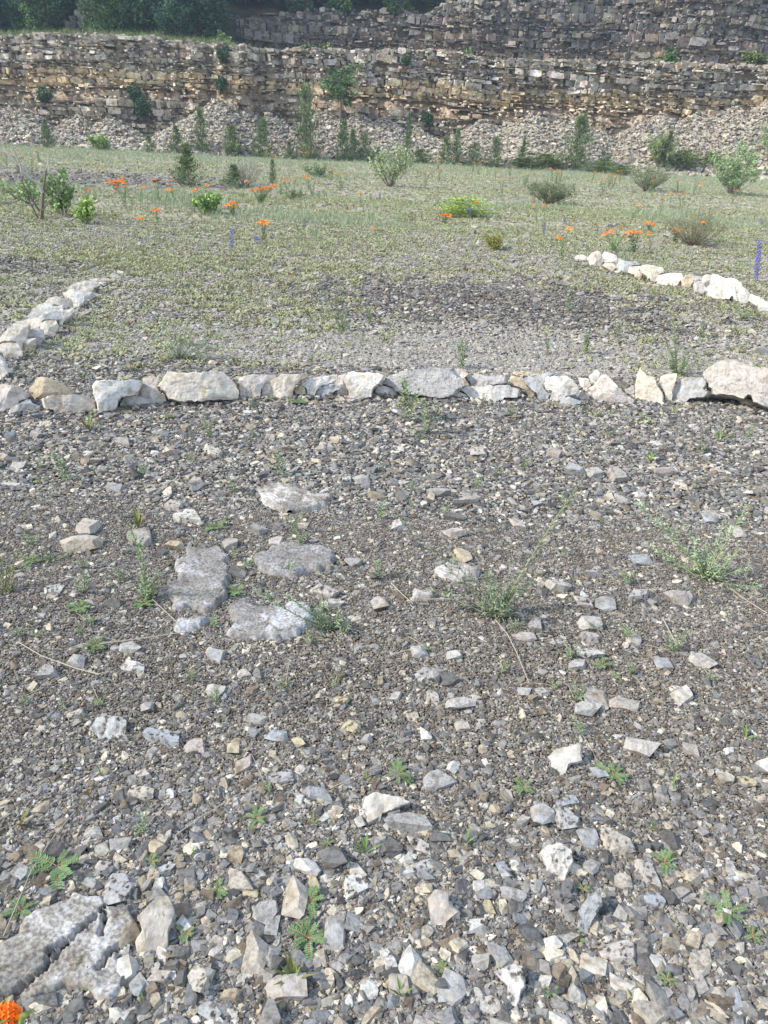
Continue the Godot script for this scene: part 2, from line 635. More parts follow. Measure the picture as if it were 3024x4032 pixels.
func build_gravel() -> void:
	rng.seed = 21
	var sc := []
	for m in pebble_meshes:
		var s := Scatter.new()
		s.mesh = m
		sc.append(s)
	var nv := sc.size()
	# [near, far, cell, margin, share]
	for zone in [[0.4, 1.6, 0.0078, 0.35, 1.0], [1.6, 3.2, 0.0078, 0.3, 1.0], [3.2, 6.5, 0.0135, 0.35, 1.0], [6.5, 14.0, 0.028, 0.5, 0.85], [14.0, 30.0, 0.09, 0.5, 0.3]]:
		var cell: float = zone[2]
		var d: float = zone[0]
		while d < zone[1]:
			var hw: float = 0.5 * (0.893 * d + 0.72) + zone[3]
			var x := -hw
			while x < hw:
				x += cell
				if zone[4] < 1.0 and rng.randf() > zone[4]:
					continue
				var px := x + rf(-0.6, 0.6) * cell
				var pz := -d + rf(-0.6, 0.6) * cell
				var dp := 0.0
				if d > 7.0:
					dp = dark_patch(px, pz)
					if dp <= 0.0 and rng.randf() < veg(px, pz) * 0.8:
						continue
				if d < 3.2 and on_slab(Vector2(px, pz), 0.012) and rng.randf() > 0.03:
					continue
				var coarse := nz.get_noise_2d(px * 90.0, pz * 90.0 + 300.0) * 0.5 + 0.5
				var s := cell * rf(0.75, 1.35)
				var brown := 0.0
				if d < 6.5:
					brown = clamp(1.0 - Vector2((px - 0.35) / 1.0, (pz + 2.0) / 0.55).length() + nz2.get_noise_2d(px * 50.0, pz * 50.0) * 0.8, 0.0, 1.0) + clamp(nz.get_noise_2d(px * 45.0 + 800.0, pz * 45.0) * 1.3 - 0.25, 0.0, 0.5)
					if rng.randf() < brown * 0.05:
						continue
					s *= 1.0 - 0.05 * min(brown, 1.0)
				var r := rng.randf()
				if d < 1.75:
					s *= 1.0 + 0.45 * clamp((1.75 - d) / 0.6, 0.0, 1.0)
				if r < 0.06 + 0.10 * coarse:
					s *= rf(1.4, 2.2)
				if r < 0.035 * coarse:
					s *= 1.5
				if d > 6.5:
					s *= 0.72
				if d > 14.0:
					s *= 0.6
				var flat := rf(0.32, 0.72)
				var b := Basis.from_euler(Vector3(rf(-0.35, 0.35), rf(0, TAU), rf(-0.35, 0.35))).scaled_local(Vector3(s * rf(0.9, 1.5), s * flat, s * rf(0.75, 1.1)))
				var col := pebble_tone()
				if brown > 0.0:
					col = col.lerp(Color(0.21, 0.17, 0.12), 0.13 * min(brown, 1.0))
				if dp > 0.0:
					col *= 0.85
				elif d > 5.5:
					col = col.lerp(Color(0.43, 0.413, 0.378), 0.5)
				(sc[rng.randi() % nv] as Scatter).put(b, Vector3(px, gh(px, pz) + s * rf(-0.08, 0.22), pz), col)
			d += cell
	# gravel packed against the feet of the laid stones
	for f in row_feet:
		for i in 4:
			var px: float = f.x + rf(-0.045, 0.045)
			var pz: float = f.z + rf(-0.06, 0.05)
			var s := rf(0.012, 0.03)
			var b := Basis.from_euler(Vector3(rf(-0.5, 0.5), rf(0, TAU), rf(-0.5, 0.5))).scaled_local(Vector3(s * 1.3, s * 0.65, s))
			(sc[rng.randi() % nv] as Scatter).put(b, Vector3(px, gh(px, pz) + rf(0.0, 0.014), pz), pebble_tone())
	var d2 := 0.55
	while d2 < 3.1:
		var hw := 0.5 * (0.893 * d2 + 0.72) + 0.2
		var x := -hw
		while x < hw:
			x += 0.0078
			var px := x + rf(-0.6, 0.6) * 0.0078
			var pz := -d2 + rf(-0.6, 0.6) * 0.0078
			if on_slab(Vector2(px, pz), 0.01):
				continue
			var s := rf(0.0035, 0.0075)
			var b := Basis.from_euler(Vector3(rf(-0.5, 0.5), rf(0, TAU), rf(-0.5, 0.5))).scaled_local(Vector3(s * rf(0.9, 1.4), s * 0.7, s))
			(sc[rng.randi() % nv] as Scatter).put(b, Vector3(px, gh(px, pz) + rf(0.0, 0.005), pz), pebble_tone().lerp(Color(0.15, 0.12, 0.09), 0.5))
		d2 += 0.0078
	var o := thing("gravel", "loose grey and cream limestone gravel covering the quarry floor", "gravel", Vector3.ZERO, "", "stuff")
	for s in sc:
		(s as Scatter).build("pebbles", M.pebble, o)

func tuft(k: int, h: float, w: float, spread: float, bend: float) -> ArrayMesh:
	var mb := MB.new()
	for i in k:
		var a := rf(0, TAU)
		var out := Vector3(cos(a), 0, sin(a))
		var dir := (Vector3.UP + out * rf(0.1, spread)).normalized()
		var side := dir.cross(out.rotated(Vector3.UP, rf(-0.6, 0.6))).normalized()
		var base := out * rf(0, 0.2) * h
		var hh := h * rf(0.5, 1.0)
		var t := rf(0.75, 1.2)
		var mid := base + dir * hh * 0.55
		var tip := mid + (dir + out * bend).normalized() * hh * 0.45
		var col := Color(t, t, t)
		mb.tri(base - side * w * 0.5, base + side * w * 0.5, mid + side * w * 0.4, col)
		mb.tri(base - side * w * 0.5, mid + side * w * 0.4, mid - side * w * 0.4, col)
		mb.tri(mid - side * w * 0.4, mid + side * w * 0.4, tip, col)
	return mb.mesh()

func mat_plant(k: int, r: float, l: float) -> ArrayMesh:
	var mb := MB.new()
	for i in k:
		var a := rf(0, TAU)
		var p := Vector3(cos(a), 0, sin(a)) * r * sqrt(rng.randf())
		p.y = rf(0.0, 0.35) * l
		var b := rf(0, TAU)
		var dir := Vector3(cos(b), rf(0.2, 1.0), sin(b)).normalized()
		var t := rf(0.7, 1.25)
		mb.chip(p, dir, dir.cross(Vector3.UP).normalized(), l * rf(0.6, 1.2), l * 0.45, Color(t, t, t))
	return mb.mesh()

func build_grass() -> void:
	rng.seed = 31
	var kinds := []
	for i in 3:
		kinds.append(tuft(11, 0.075, 0.006, 1.3, 0.7))
	for i in 2:
		kinds.append(mat_plant(34, 0.075, 0.03))
	for i in 2:
		kinds.append(tuft(16, 0.30, 0.007, 0.55, 0.5))
	var sc := []
	for m in kinds:
		var s := Scatter.new()
		s.mesh = m
		sc.append(s)
	for zone in [[4.6, 10.0, 0.06], [10.0, 20.0, 0.085], [20.0, 41.0, 0.14]]:
		var cell: float = zone[2]
		var d: float = zone[0]
		while d < zone[1]:
			var hw: float = 0.5 * (0.893 * d + 0.72) + 1.0
			var x := -hw
			while x < hw:
				x += cell
				var px := x + rf(-0.6, 0.6) * cell
				var pz := -d + rf(-0.6, 0.6) * cell
				var g := veg(px, pz)
				if rng.randf() > g * 0.95 - 0.06:
					continue
				var f: float = clamp((d - 8.0) / 16.0, 0.0, 1.0)
				var tall := nz.get_noise_2d(px * 14.0 + 500.0, pz * 20.0)
				var k := rng.randi() % 3
				var col := Color(0.29, 0.305, 0.15).lerp(Color(0.36, 0.39, 0.225), f)
				var r := rng.randf()
				if r < 0.22:
					col = Color(0.36, 0.32, 0.21)
				elif r < 0.26:
					col = Color(0.22, 0.13, 0.08)
				if rng.randf() < 0.5:
					k = 3 + rng.randi() % 2
					col = Color(0.32, 0.33, 0.17).lerp(Color(0.375, 0.395, 0.23), f)
				var s: float = rf(0.7, 1.3) * lerp(1.0, 1.45, f)
				if (d > 14.0 and tall > 0.2 and rng.randf() < 0.5) or (d > 10.0 and rng.randf() < 0.03) or (d > 32.0 and rng.randf() < 0.35):
					k = 5 + rng.randi() % 2
					col = Color(0.31, 0.37, 0.24)
					s = rf(0.35, 0.85)
				var b := Basis(Vector3.UP, rf(0, TAU)).scaled_local(Vector3(s, s * rf(0.7, 1.2), s))
				(sc[k] as Scatter).put(b, Vector3(px, gh(px, pz), pz), col * rf(0.85, 1.15))
			d += cell
	var o := thing("grass", "short patchy grass and mat plants greening the quarry floor", "grass", Vector3.ZERO, "", "stuff")
	for s in sc:
		(s as Scatter).build("tufts", M.leaf, o)

# ---------------------------------------------------------------- plants
func bent(base: Vector3, dir: Vector3, length: float, curve: Vector3, k := 6) -> PackedVector3Array:
	var out := PackedVector3Array()
	for i in k + 1:
		var t := float(i) / k
		out.append(base + dir * length * t + curve * length * t * t)
	return out

func along(pts: PackedVector3Array, t: float) -> Vector3:
	var f := t * (pts.size() - 1)
	var i := int(min(f, pts.size() - 2))
	return pts[i].lerp(pts[i + 1], f - i)

func leaves_on(mb: MB, pts: PackedVector3Array, step: float, length: float, width: float, col: Color, from := 0.05) -> void:
	var L := 0.0
	for i in pts.size() - 1:
		L += pts[i].distance_to(pts[i + 1])
	var k := int(L * (1.0 - from) / step)
	for i in k:
		var t: float = from + (1.0 - from) * i / max(1, k)
		var p := along(pts, t)
		var d := (along(pts, min(t + 0.05, 1.0)) - along(pts, max(t - 0.05, 0.0))).normalized()
		var a := i * 2.4 + rf(-0.4, 0.4)
		var s := d.cross(Vector3(0.2, 0.1, 0.97)).normalized()
		var out := s.rotated(d, a)
		var dir := (out + d * rf(0.5, 1.1)).normalized()
		mb.leaf(p, dir, dir.cross(d).normalized(), length * rf(0.6, 1.15) * (1.15 - 0.6 * t), width, col * rf(0.75, 1.25), rf(0, 0.25))

# a narrow-leaved sprig; tips in metres relative to its foot
func sprig(at: Vector3, tips: Array, leaf_len: float, leaf_w: float, step: float, col: Color, called: String, label: String, group := "", dry := 0, stem_r := 0.0014) -> Node3D:
	var t := thing(called, label, "plant", at, group)
	var st := MB.new()
	var lf := MB.new()
	for tip in tips:
		var L: float = (tip as Vector3).length()
		var d: Vector3 = (tip as Vector3) / L
		var side := Vector3(rf(-1, 1), 0, rf(-1, 1)) * 0.12
		var pts := bent(Vector3(rf(-0.01, 0.01), -0.01, rf(-0.01, 0.01)), d - side, L, side)
		st.tube(pts, stem_r, stem_r * 0.5, Color(0.24, 0.26, 0.15) * rf(0.8, 1.2), 3)
		leaves_on(lf, pts, step, leaf_len, leaf_w, col)
		if L > 0.12 and L < 0.45:
			for i in int(L / 0.05):
				var p := along(pts, rf(0.3, 0.9))
				var bd := (d + Vector3(rf(-1, 1), rf(0.1, 0.8), rf(-1, 1)) * 0.8).normalized()
				leaves_on(lf, bent(p, bd, L * rf(0.08, 0.2), Vector3(0, 0.1, 0), 3), step * 0.8, leaf_len * 0.7, leaf_w, col)
	for i in dry:
		var a := rf(0, TAU)
		st.tube(bent(Vector3.ZERO, Vector3(cos(a), rf(0.05, 0.4), sin(a)).normalized(), rf(0.05, 0.14), Vector3(0, -0.2, 0), 3), 0.0012, 0.0006, Color(0.36, 0.3, 0.22), 3)
	part("stems", st.mesh(), M.bark, t)
	part("leaves", lf.mesh(), M.leaf, t)
	return t

func upright(h: float, k: int, spread: float) -> Array:
	var out := []
	for i in k:
		var a := rf(0, TAU)
		var s := rf(0.3, 1.0) * spread
		out.append(Vector3(cos(a) * s, rf(0.65, 1.0) if i else 1.0, sin(a) * s) * h)
	return out

# rosette of feathery leaves lying on the gravel
func rosette(at: Vector3, w: float, label: String, group: String) -> void:
	var t := thing("silverweed", label, "plant", at, group)
	var k := rng.randi_range(6, 9)
	w *= 0.92
	t.position.y += 0.008
	var st := MB.new()
	var a0 := rf(0, TAU)
	for i in k:
		var lf := MB.new()
		var a := a0 + TAU * i / k + rf(-0.35, 0.35)
		var out := Vector3(cos(a), 0, sin(a))
		var L := w * 0.5 * rf(0.6, 1.1)
		var pts := bent(Vector3.ZERO, (out + Vector3.UP * rf(0.25, 0.75)).normalized(), L, Vector3(0, -0.28, 0), 5)
		st.tube(pts, 0.0011, 0.0006, Color(0.3, 0.17, 0.09), 3)
		var col := Color(0.12, 0.19, 0.085) * rf(0.8, 1.3)
		var side := out.cross(Vector3.UP)
		for j in 9:
			var tt := 0.2 + 0.1 * j
			var p := along(pts, min(tt, 1.0))
			for s in [-1.0, 1.0]:
				var dir = (side * s + out * 0.45 + Vector3.UP * rf(0.0, 0.4)).normalized()
				lf.leaf(p, dir, dir.cross(Vector3.UP).normalized(), L * 0.27 * rf(0.8, 1.1), L * 0.13, col * rf(0.85, 1.2), 0.1)
		part("leaf", lf.mesh(), M.leaf, t)
	part("stems", st.mesh(), M.bark, t)

func blades(at: Vector3, h: float, k: int, w: float, col: Color, red: float, label: String, group: String) -> void:
	var t := thing("grass_seedling", label, "plant", at, group)
	for i in k:
		var mb := MB.new()
		var a := rf(0, TAU)
		var out := Vector3(cos(a), 0, sin(a))
		var dir := (Vector3.UP * rf(0.5, 1.2) + out * rf(0.3, 0.9)).normalized()
		var side := dir.cross(Vector3.UP).normalized()
		var c := col.lerp(Color(0.22, 0.07, 0.04), red * rng.randf())
		var hh := h * rf(0.55, 1.0)
		mb.leaf(Vector3(0, 0.004, 0), dir, side, hh * 1.2, w * rf(0.7, 1.1), c, rf(0.0, 0.25))
		part("blade", mb.mesh(), M.leaf, t)

func flower_head(r: float, k: int, big: bool, hue := 0.0) -> ArrayMesh:
	var mb := MB.new()
	for i in k:
		var a := i * 2.39996
		var q := sqrt((i + 0.5) / k)
		var p := Vector3(cos(a) * q * r, -q * q * r * 0.7 + rf(-0.12, 0.12) * r, sin(a) * q * r)
		var col := Color(0.86, 0.20, 0.012).lerp(Color(0.95, 0.36, 0.03), rng.randf() * 0.5 + hue)
		if big:
			col = Color(0.82, 0.12, 0.01).lerp(Color(0.9, 0.22, 0.02), rng.randf())
		var s := r * (0.27 if big else 0.24)
		var up := Vector3(p.x / r * 0.6, 1, p.z / r * 0.6).normalized()
		var x := up.cross(Vector3(0.9, 0.1, 0.3)).normalized()
		for j in 5:
			var d := x.rotated(up, TAU * j / 5.0)
			mb.chip(p, (d * 0.75 + up * 0.65).normalized(), up.cross(d), s * 1.1, s * 0.7, col)
			if big:
				mb.chip(p, (d - up * 0.7).normalized(), up.cross(d), s * 1.3, s * 0.8, col * Color(0.9, 0.7, 0.6))
	return mb.mesh()

func milkweed(h: float, heads: Array, at: Vector3, label: String, group: String, green := Color(0.12, 0.19, 0.065), head_r := 0.035) -> Node3D:
	var t := thing("butterfly_milkweed", label, "flower", at, group)
	var pick := rng.randi()
	for hd in heads:
		var hm: ArrayMesh = M.head_mesh[pick % M.head_mesh.size()]
		var st := MB.new()
		var lf := MB.new()
		var tip: Vector3 = hd
		var pts := bent(Vector3(tip.x * 0.1, -0.01, tip.z * 0.1), Vector3(tip.x * 0.35, tip.y, tip.z * 0.35) / tip.y, tip.y, Vector3(tip.x * 0.6, 0, tip.z * 0.6) / tip.y)
		st.tube(pts, 0.0035, 0.002, Color(0.18, 0.2, 0.1), 4)
		leaves_on(lf, pts, 0.009, 0.075, 0.02, green, 0.1)
		part("stem", st.mesh(), M.bark, t)
		part("leaves", lf.mesh(), M.leaf, t)
		var f := part("flower_head", hm, M.petal, t)
		f.position = pts[pts.size() - 1]
		f.rotation = Vector3(rf(-0.25, 0.25), rf(0, 6), rf(-0.25, 0.25))
		f.scale = Vector3.ONE * head_r * rf(0.7, 1.15)
	return t

func bugloss(at: Vector3, h: float, label: String, blue: Color, bloom := 1.0) -> void:
	var t := thing("blueweed", label, "flower", at, "blue flower spikes on the quarry floor")
	var st := MB.new()
	var pts := bent(Vector3(0, -0.01, 0), Vector3(rf(-0.04, 0.04) - at.x * 0.022, 1, 0), h, Vector3(rf(-0.05, 0.05), 0, 0))
	st.tube(pts, 0.004, 0.0018, Color(0.2, 0.21, 0.15), 4)
	part("stem", st.mesh(), M.bark, t)
	var lf := MB.new()
	leaves_on(lf, pts, 0.008, 0.06, 0.01, Color(0.2, 0.25, 0.14))
	part("leaves", lf.mesh(), M.leaf, t)
	var fl := MB.new()
	for i in int(h * 120):
		var tt := 0.32 + 0.68 * float(i) / (h * 120)
		var p := along(pts, tt)
		var a := i * 2.4
		var out := Vector3(cos(a), rf(0.1, 0.6), sin(a)).normalized()
		var c := blue.lerp(Color(0.3, 0.12, 0.3), 0.25 * rng.randf()) if rng.randf() < bloom else Color(0.2, 0.23, 0.17)
		var q := p + out * 0.013
		var x := out.cross(Vector3.UP).normalized()
		for j in 4:
			var d := x.rotated(out, TAU * j / 4.0)
			fl.chip(q, (out + d * 0.6).normalized(), out.cross(d), 0.021, 0.013, c)
	part("flowers", fl.mesh(), M.petal, t)

func cedar_mesh(k: int, taper: float, col: Color) -> ArrayMesh:
	# unit height, unit width: branches of uneven length, each feathered with sprays
	var mb := MB.new()
	for i in int(k / 20.0):
		var y := pow(rng.randf(), 1.1) * 0.95
		var env: float = pow(1.0 - y, taper) * 0.52 * rf(0.5, 1.25) * min(1.0, 0.6 + y * 4.0)
		var a := rf(0, TAU)
		var out := Vector3(cos(a), 0, sin(a))
		var tone := col.lerp(Color(col.r * 1.7, col.g * 1.3, col.b), rng.randf() * 0.6) * rf(0.6, 1.35)
		var lift := rf(0.03, 0.14)
		for j in 20:
			var t := rf(0.15, 1.0)
			var p := Vector3(0, y, 0) + out * env * t + Vector3(0, lift * t * t, 0) + Vector3(rf(-1, 1), rf(-1, 1), rf(-1, 1)) * 0.03
			var dir := (out * rf(0.2, 0.9) + Vector3.UP * rf(0.2, 1.0) + Vector3(rf(-1, 1), 0, rf(-1, 1)) * 0.6).normalized()
			mb.chip(p, dir, dir.cross(Vector3(rf(-1, 1), rf(-1, 1), rf(-1, 1))).normalized(), rf(0.03, 0.075), rf(0.014, 0.03), tone * rf(0.75, 1.25))
	return mb.mesh()

var cedar_src: Array = []
func cedar(px: float, py: float, top: float, w: float, label: String, at := Vector3.INF, group := "cedars on the quarry floor") -> void:
	var p := gp(px, py) if at == Vector3.INF else at
	var m := mpp(p)
	var h: float = max(at_z(px, top, p.z).y - p.y, 0.2)
	var src: Array = cedar_src[rng.randi() % 3] if h > w * m * 0.75 else cedar_src[4 if "bright" in label else 3]
	var t := thing("cedar", label, "shrub", p, group)
	var st := part("trunk", src[1], M.bark, t)
	st.scale = Vector3(h, h, h)
	var c := part("crown", src[0], M.leaf, t)
	c.scale = Vector3(w * m * 1.4, h, w * m * 1.4)
	c.rotation = Vector3(rf(-0.05, 0.05), rf(0, TAU), rf(-0.05, 0.05))

# stems that branch from the foot, with leaves round their outer halves; sizes in metres
func shrub(at: Vector3, h: float, w: float, stems: int, leaves: int, ll: float, lw: float, col: Color, bark: Color, called: String, label: String, group := "", stem_r := 0.006) -> Node3D:
	var t := thing(called, label, "shrub", at, group)
	var st := MB.new()
	var lf := MB.new()
	for i in stems:
		var a := rf(0, TAU)
		var s := sqrt(rng.randf()) * 0.5 * w
		var hh := h * rf(0.6, 1.0) * (1.0 - 0.35 * s / (0.5 * w))
		var tip := Vector3(cos(a) * s, hh, sin(a) * s)
		var pts := bent(Vector3(rf(-0.03, 0.03), -0.02, rf(-0.03, 0.03)), Vector3(tip.x * 1.2, tip.y * 0.8, tip.z * 1.2), 1.0, Vector3(-tip.x * 0.2, tip.y * 0.2, -tip.z * 0.2), 7)
		st.tube(pts, stem_r, stem_r * 0.3, bark * rf(0.8, 1.2), 4)
		for b in 5:
			var tt := rf(0.25, 0.95)
			var p := along(pts, tt)
			var bd := Vector3(rf(-1, 1), rf(0.1, 1.2), rf(-1, 1)).normalized()
			var L := h * rf(0.12, 0.3)
			var bp := bent(p, bd, L, Vector3(0, 0.15, 0), 4)
			st.tube(bp, stem_r * 0.4, stem_r * 0.15, bark * rf(0.8, 1.2), 3)
			for q in int(leaves / 2.8):
				var lp := along(bp, rf(0.1, 1.0)) + Vector3(rf(-1, 1), rf(-1, 1), rf(-1, 1)) * ll * 0.8
				var d := Vector3(rf(-1, 1), rf(-0.7, 0.9), rf(-1, 1)).normalized()
				lf.chip(lp, d, d.cross(Vector3(rf(-1, 1), rf(-1, 1), rf(-1, 1))).normalized(), ll * rf(0.8, 1.5), lw * rf(0.9, 1.5), col * rf(0.65, 1.35))
	part("stems", st.mesh(), M.bark, t)
	if leaves > 0:
		part("foliage", lf.mesh(), M.leaf, t)
	return t

func tree_crown(clumps: int, per: int, ls: float, col: Color, low := false) -> ArrayMesh:
	var mb := MB.new()
	for i in clumps:
		var d := Vector3(rf(-1, 1), rf(-1, 1), rf(-1, 1))
		while d.length() > 1.0:
			d = Vector3(rf(-1, 1), rf(-1, 1), rf(-1, 1))
		d = d * (0.55 + 0.45 * d.length())
		if d.y < 0.0 and low:
			d *= Vector3(1.0, 1.0, 1.0) * 1.0 + Vector3(1, 0, 1) * (1.0 / max(0.4, sqrt(1.0 - d.y * d.y)) - 1.0)
		var c := Vector3(d.x * 0.45, 0.5 + d.y * 0.5, d.z * 0.45)
		var r := rf(0.07, 0.16)
		var t := rf(0.45, 1.7)
		for j in per:
			var q := Vector3(rf(-1, 1), rf(-0.6, 0.6), rf(-1, 1)) * r
			var dd := Vector3(rf(-1, 1), rf(-0.5, 0.6), rf(-1, 1)).normalized()
			mb.chip(c + q, dd, dd.cross(Vector3(rf(-1, 1), rf(-1, 1), rf(-1, 1))).normalized(), ls * rf(0.7, 1.3), ls * 0.6, col * t * rf(0.75, 1.25))
	return mb.mesh()

func trunk_mesh(r: float) -> ArrayMesh:
	var mb := MB.new()
	mb.tube(PackedVector3Array([Vector3(0, -0.02, 0), Vector3(0.01, 0.3, 0.005), Vector3(-0.01, 0.6, 0.01), Vector3(0.005, 0.92, 0)]), r, r * 0.25, Color(0.13, 0.11, 0.09), 6)
	for i in 7:
		var a := rf(0, TAU)
		mb.tube(bent(Vector3(0, rf(0.3, 0.75), 0), Vector3(cos(a), rf(0.5, 1.0), sin(a)).normalized(), rf(0.12, 0.25), Vector3(0, 0.1, 0), 3), r * 0.4, r * 0.1, Color(0.12, 0.10, 0.085), 4)
	return mb.mesh()

# ---------------------------------------------------------------- rock faces
func lower_top(x: float) -> float:
	var k: Array = M.lower_top
	for i in k.size() - 1:
		if x < k[i + 1].x:
			return lerp(k[i].y, k[i + 1].y, clamp((x - k[i].x) / (k[i + 1].x - k[i].x), 0.0, 1.0)) + nz2.get_noise_1d(x * 90.0) * 0.1
	return k[k.size() - 1].y + nz2.get_noise_1d(x * 90.0) * 0.1

func lower_face(x: float, y: float) -> float:
	var z := -44.0 + nz.get_noise_1d(x * 9.0) * 1.1 + nz2.get_noise_1d(x * 24.0 + 40.0) * 0.45
	# a buttress, and the re-entrant beside it
	z += 0.8 * smoothstep(-9.6, -9.0, x) * (1.0 - smoothstep(-7.9, -7.6, x)) - 0.7 * smoothstep(-7.8, -7.4, x) * (1.0 - smoothstep(-5.0, -4.0, x))
	var brk := 2.45 + nz.get_noise_1d(x * 12.0 + 200.0) * 0.35
	if y < brk - 0.35:
		z += 0.55
	elif y < brk + 0.3:
		z += lerp(0.55, -0.15, (y - brk + 0.35) / 0.65)
	else:
		z += -0.15 - (y - brk - 0.3) * 0.05
	return z

func upper_top(x: float) -> float:
	var k: Array = M.upper_top
	for i in k.size() - 1:
		if x < k[i + 1].x:
			return lerp(k[i].y, k[i + 1].y, clamp((x - k[i].x) / (k[i + 1].x - k[i].x), 0.0, 1.0)) + nz2.get_noise_1d(x * 60.0) * 0.25
	return k[k.size() - 1].y

func upper_face(x: float, y: float) -> float:
	var z := -56.0 + nz.get_noise_1d(x * 8.0 + 900.0) * 1.4 - (y - 5.0) * 0.12
	z -= 3.0 * (1.0 - smoothstep(1.0, 5.5, x))
	z += 0.8 * smoothstep(15.0, 19.0, x) * (1.0 - smoothstep(22.0, 26.0, x))
	return z

func lower_tone(x: float, y: float) -> Color:
	var t := lower_top(x)
	var brk := 2.45 + nz.get_noise_1d(x * 12.0 + 200.0) * 0.35
	var f := nz2.get_noise_2d(x * 14.0, y * 60.0) * 0.5 + nz.get_noise_2d(x * 30.0, y * 30.0) * 0.5
	var c := Color(0.40, 0.365, 0.315)
	if y > t - 1.35 + f * 0.5:
		c = Color(0.46, 0.445, 0.42)
	elif y > brk + 0.1:
		c = Color(0.60, 0.51, 0.365)
		if f > 0.15:
			c = Color(0.45, 0.40, 0.325)
	elif y > brk - 0.5:
		c = Color(0.42, 0.345, 0.265)
	var r := rng.randf()
	if r < 0.09:
		c = Color(0.26, 0.245, 0.23)
	elif r < 0.22:
		c = Color(0.6, 0.56, 0.49)
	elif r < 0.29:
		c = Color(0.4, 0.33, 0.245)
	return c * rf(1.0, 1.45)

func upper_tone(_x: float, y: float) -> Color:
	var c := Color(0.30, 0.285, 0.275)
	var r := rng.randf()
	if y < 6.6 and r < 0.45:
		c = Color(0.34, 0.28, 0.22)
	elif r < 0.2:
		c = Color(0.43, 0.38, 0.31)
	elif r < 0.36:
		c = Color(0.19, 0.187, 0.187)
	return c * rf(0.75, 1.2)

func rock_face(called: String, label: String, xs: float, xe: float, y0: float, face: Callable, top: Callable, tone: Callable, tmin: float, tmax: float, wmin: float, wmax: float, gaps: float, soil_band: bool, seen: Vector2) -> void:
	var o := thing(called, label, "rock face", Vector3.ZERO, "", "structure")
	# what the blocks are bedded in
	var mb := MB.new()
	var gx := 0.4
	var gy := 0.25
	var x := xs
	while x < xe:
		var y := y0 - 0.4
		while y < 12.0:
			var q := []
			for c in [[0, 0], [1, 0], [1, 1], [0, 1]]:
				var xx: float = x + c[0] * gx
				var yy: float = min(y + c[1] * gy, top.call(xx) - 0.04)
				q.append(Vector3(xx, yy, face.call(xx, yy) - 0.42 + nz2.get_noise_2d(xx * 80.0, yy * 80.0) * 0.12))
			mb.quad(q[0], q[1], q[2], q[3], (Color(0.38, 0.315, 0.245) if soil_band else Color(0.26, 0.235, 0.205)) * rf(0.85, 1.15), Vector3(0, 0.2, 1))
			if y + gy > top.call(x):
				break
			y += gy
		x += gx
	part("bedding", mb.mesh(), M.cliff, o)
	var list := []
	# beds run unbroken for a few metres, then step at a joint
	var sx := xs
	while sx < xe:
		var sw := rf(1.6, 5.0)
		var dip := rf(-0.06, 0.06)
		var y := y0 - rf(0.0, 0.3)
		while y < 12.0:
			var t := rf(tmin, tmax)
			var q := rng.randf()
			if q < 0.55:
				t *= 0.45
			elif q > 0.8:
				t *= 1.9
			var jut := rf(-0.16, 0.14)
			x = sx - rf(0, 0.15)
			var any := false
			while x < sx + sw:
				var w := (wmin + (wmax - wmin) * pow(rng.randf(), 1.7)) * (1.25 if q < 0.55 else 0.75 + t / tmax * 0.5)
				var cx := x + w * 0.5
				x += w
				var yy := y + nz.get_noise_1d(cx * 10.0 + y) * 0.16 + dip * (cx - sx - sw * 0.5)
				var tp: float = top.call(cx)
				if yy > tp - 0.02:
					continue
				any = true
				var tt: float = min(t, tp - yy + 0.05)
				var hole := nz.get_noise_2d(cx * 34.0, yy * 90.0 + 60.0)
				var zf: float = face.call(cx, yy + tt * 0.5)
				var push := jut * 0.7 + rf(-0.13, 0.13) + nz2.get_noise_2d(cx * 55.0, yy * 55.0) * 0.22 + nz.get_noise_2d(cx * 16.0, y * 150.0) * 0.36
				if hole > 0.27:
					push -= 0.42
				if soil_band and yy > 2.7 and yy < tp - 1.3:
					push *= 0.55
				if rng.randf() < gaps:
					continue
				if soil_band:
					var brk := 2.45 + nz.get_noise_1d(cx * 12.0 + 200.0) * 0.35
					if yy > brk - 0.5 and yy < brk + 0.15 and rng.randf() < 0.75:
						continue
				var dep := rf(0.75, 1.1)
				var b := Basis.from_euler(Vector3(rf(-0.06, 0.06), rf(-0.2, 0.2), dip + rf(-0.05, 0.05))).scaled_local(Vector3(w * rf(0.94, 1.2), tt * rf(0.9, 1.25), dep))
				list.append([w * tt if cx > seen.x and cx < seen.y else 0.0, b, Vector3(cx, yy + tt * 0.5, zf + push - dep * 0.5), tone.call(cx, yy), rng.randi() % block_meshes.size()])
			y += t * 0.96
			if not any:
				break
		sx += sw
	# crumbs lodged on the ledges
	for i in int((xe - xs) * 70):
		var cx := rf(xs, xe)
		var yy: float = rf(y0, top.call(cx) - 0.05)
		var s := rf(0.04, 0.13)
		var b := Basis.from_euler(Vector3(rf(-0.6, 0.6), rf(0, TAU), rf(-0.5, 0.5))).scaled_local(Vector3(s * 1.4, s * 0.7, s))
		list.append([0.0, b, Vector3(cx, yy, face.call(cx, yy) + rf(-0.1, 0.12)), tone.call(cx, yy), rng.randi() % block_meshes.size()])
	list.sort_custom(func(a, b): return a[0] > b[0])
	var sc := []
	for m in block_meshes:
		var s := Scatter.new()
		s.mesh = m
		sc.append(s)
	for i in list.size():
		var e: Array = list[i]
		if i < 300:
			var k := part("rock_block", block_meshes[e[4]], cliff_mat(e[3]), o)
			k.transform = Transform3D(e[1], e[2])
		else:
			(sc[e[4]] as Scatter).put(e[1], e[2], e[3])
	for s in sc:
		(s as Scatter).build("small_blocks", M.cliff, o)

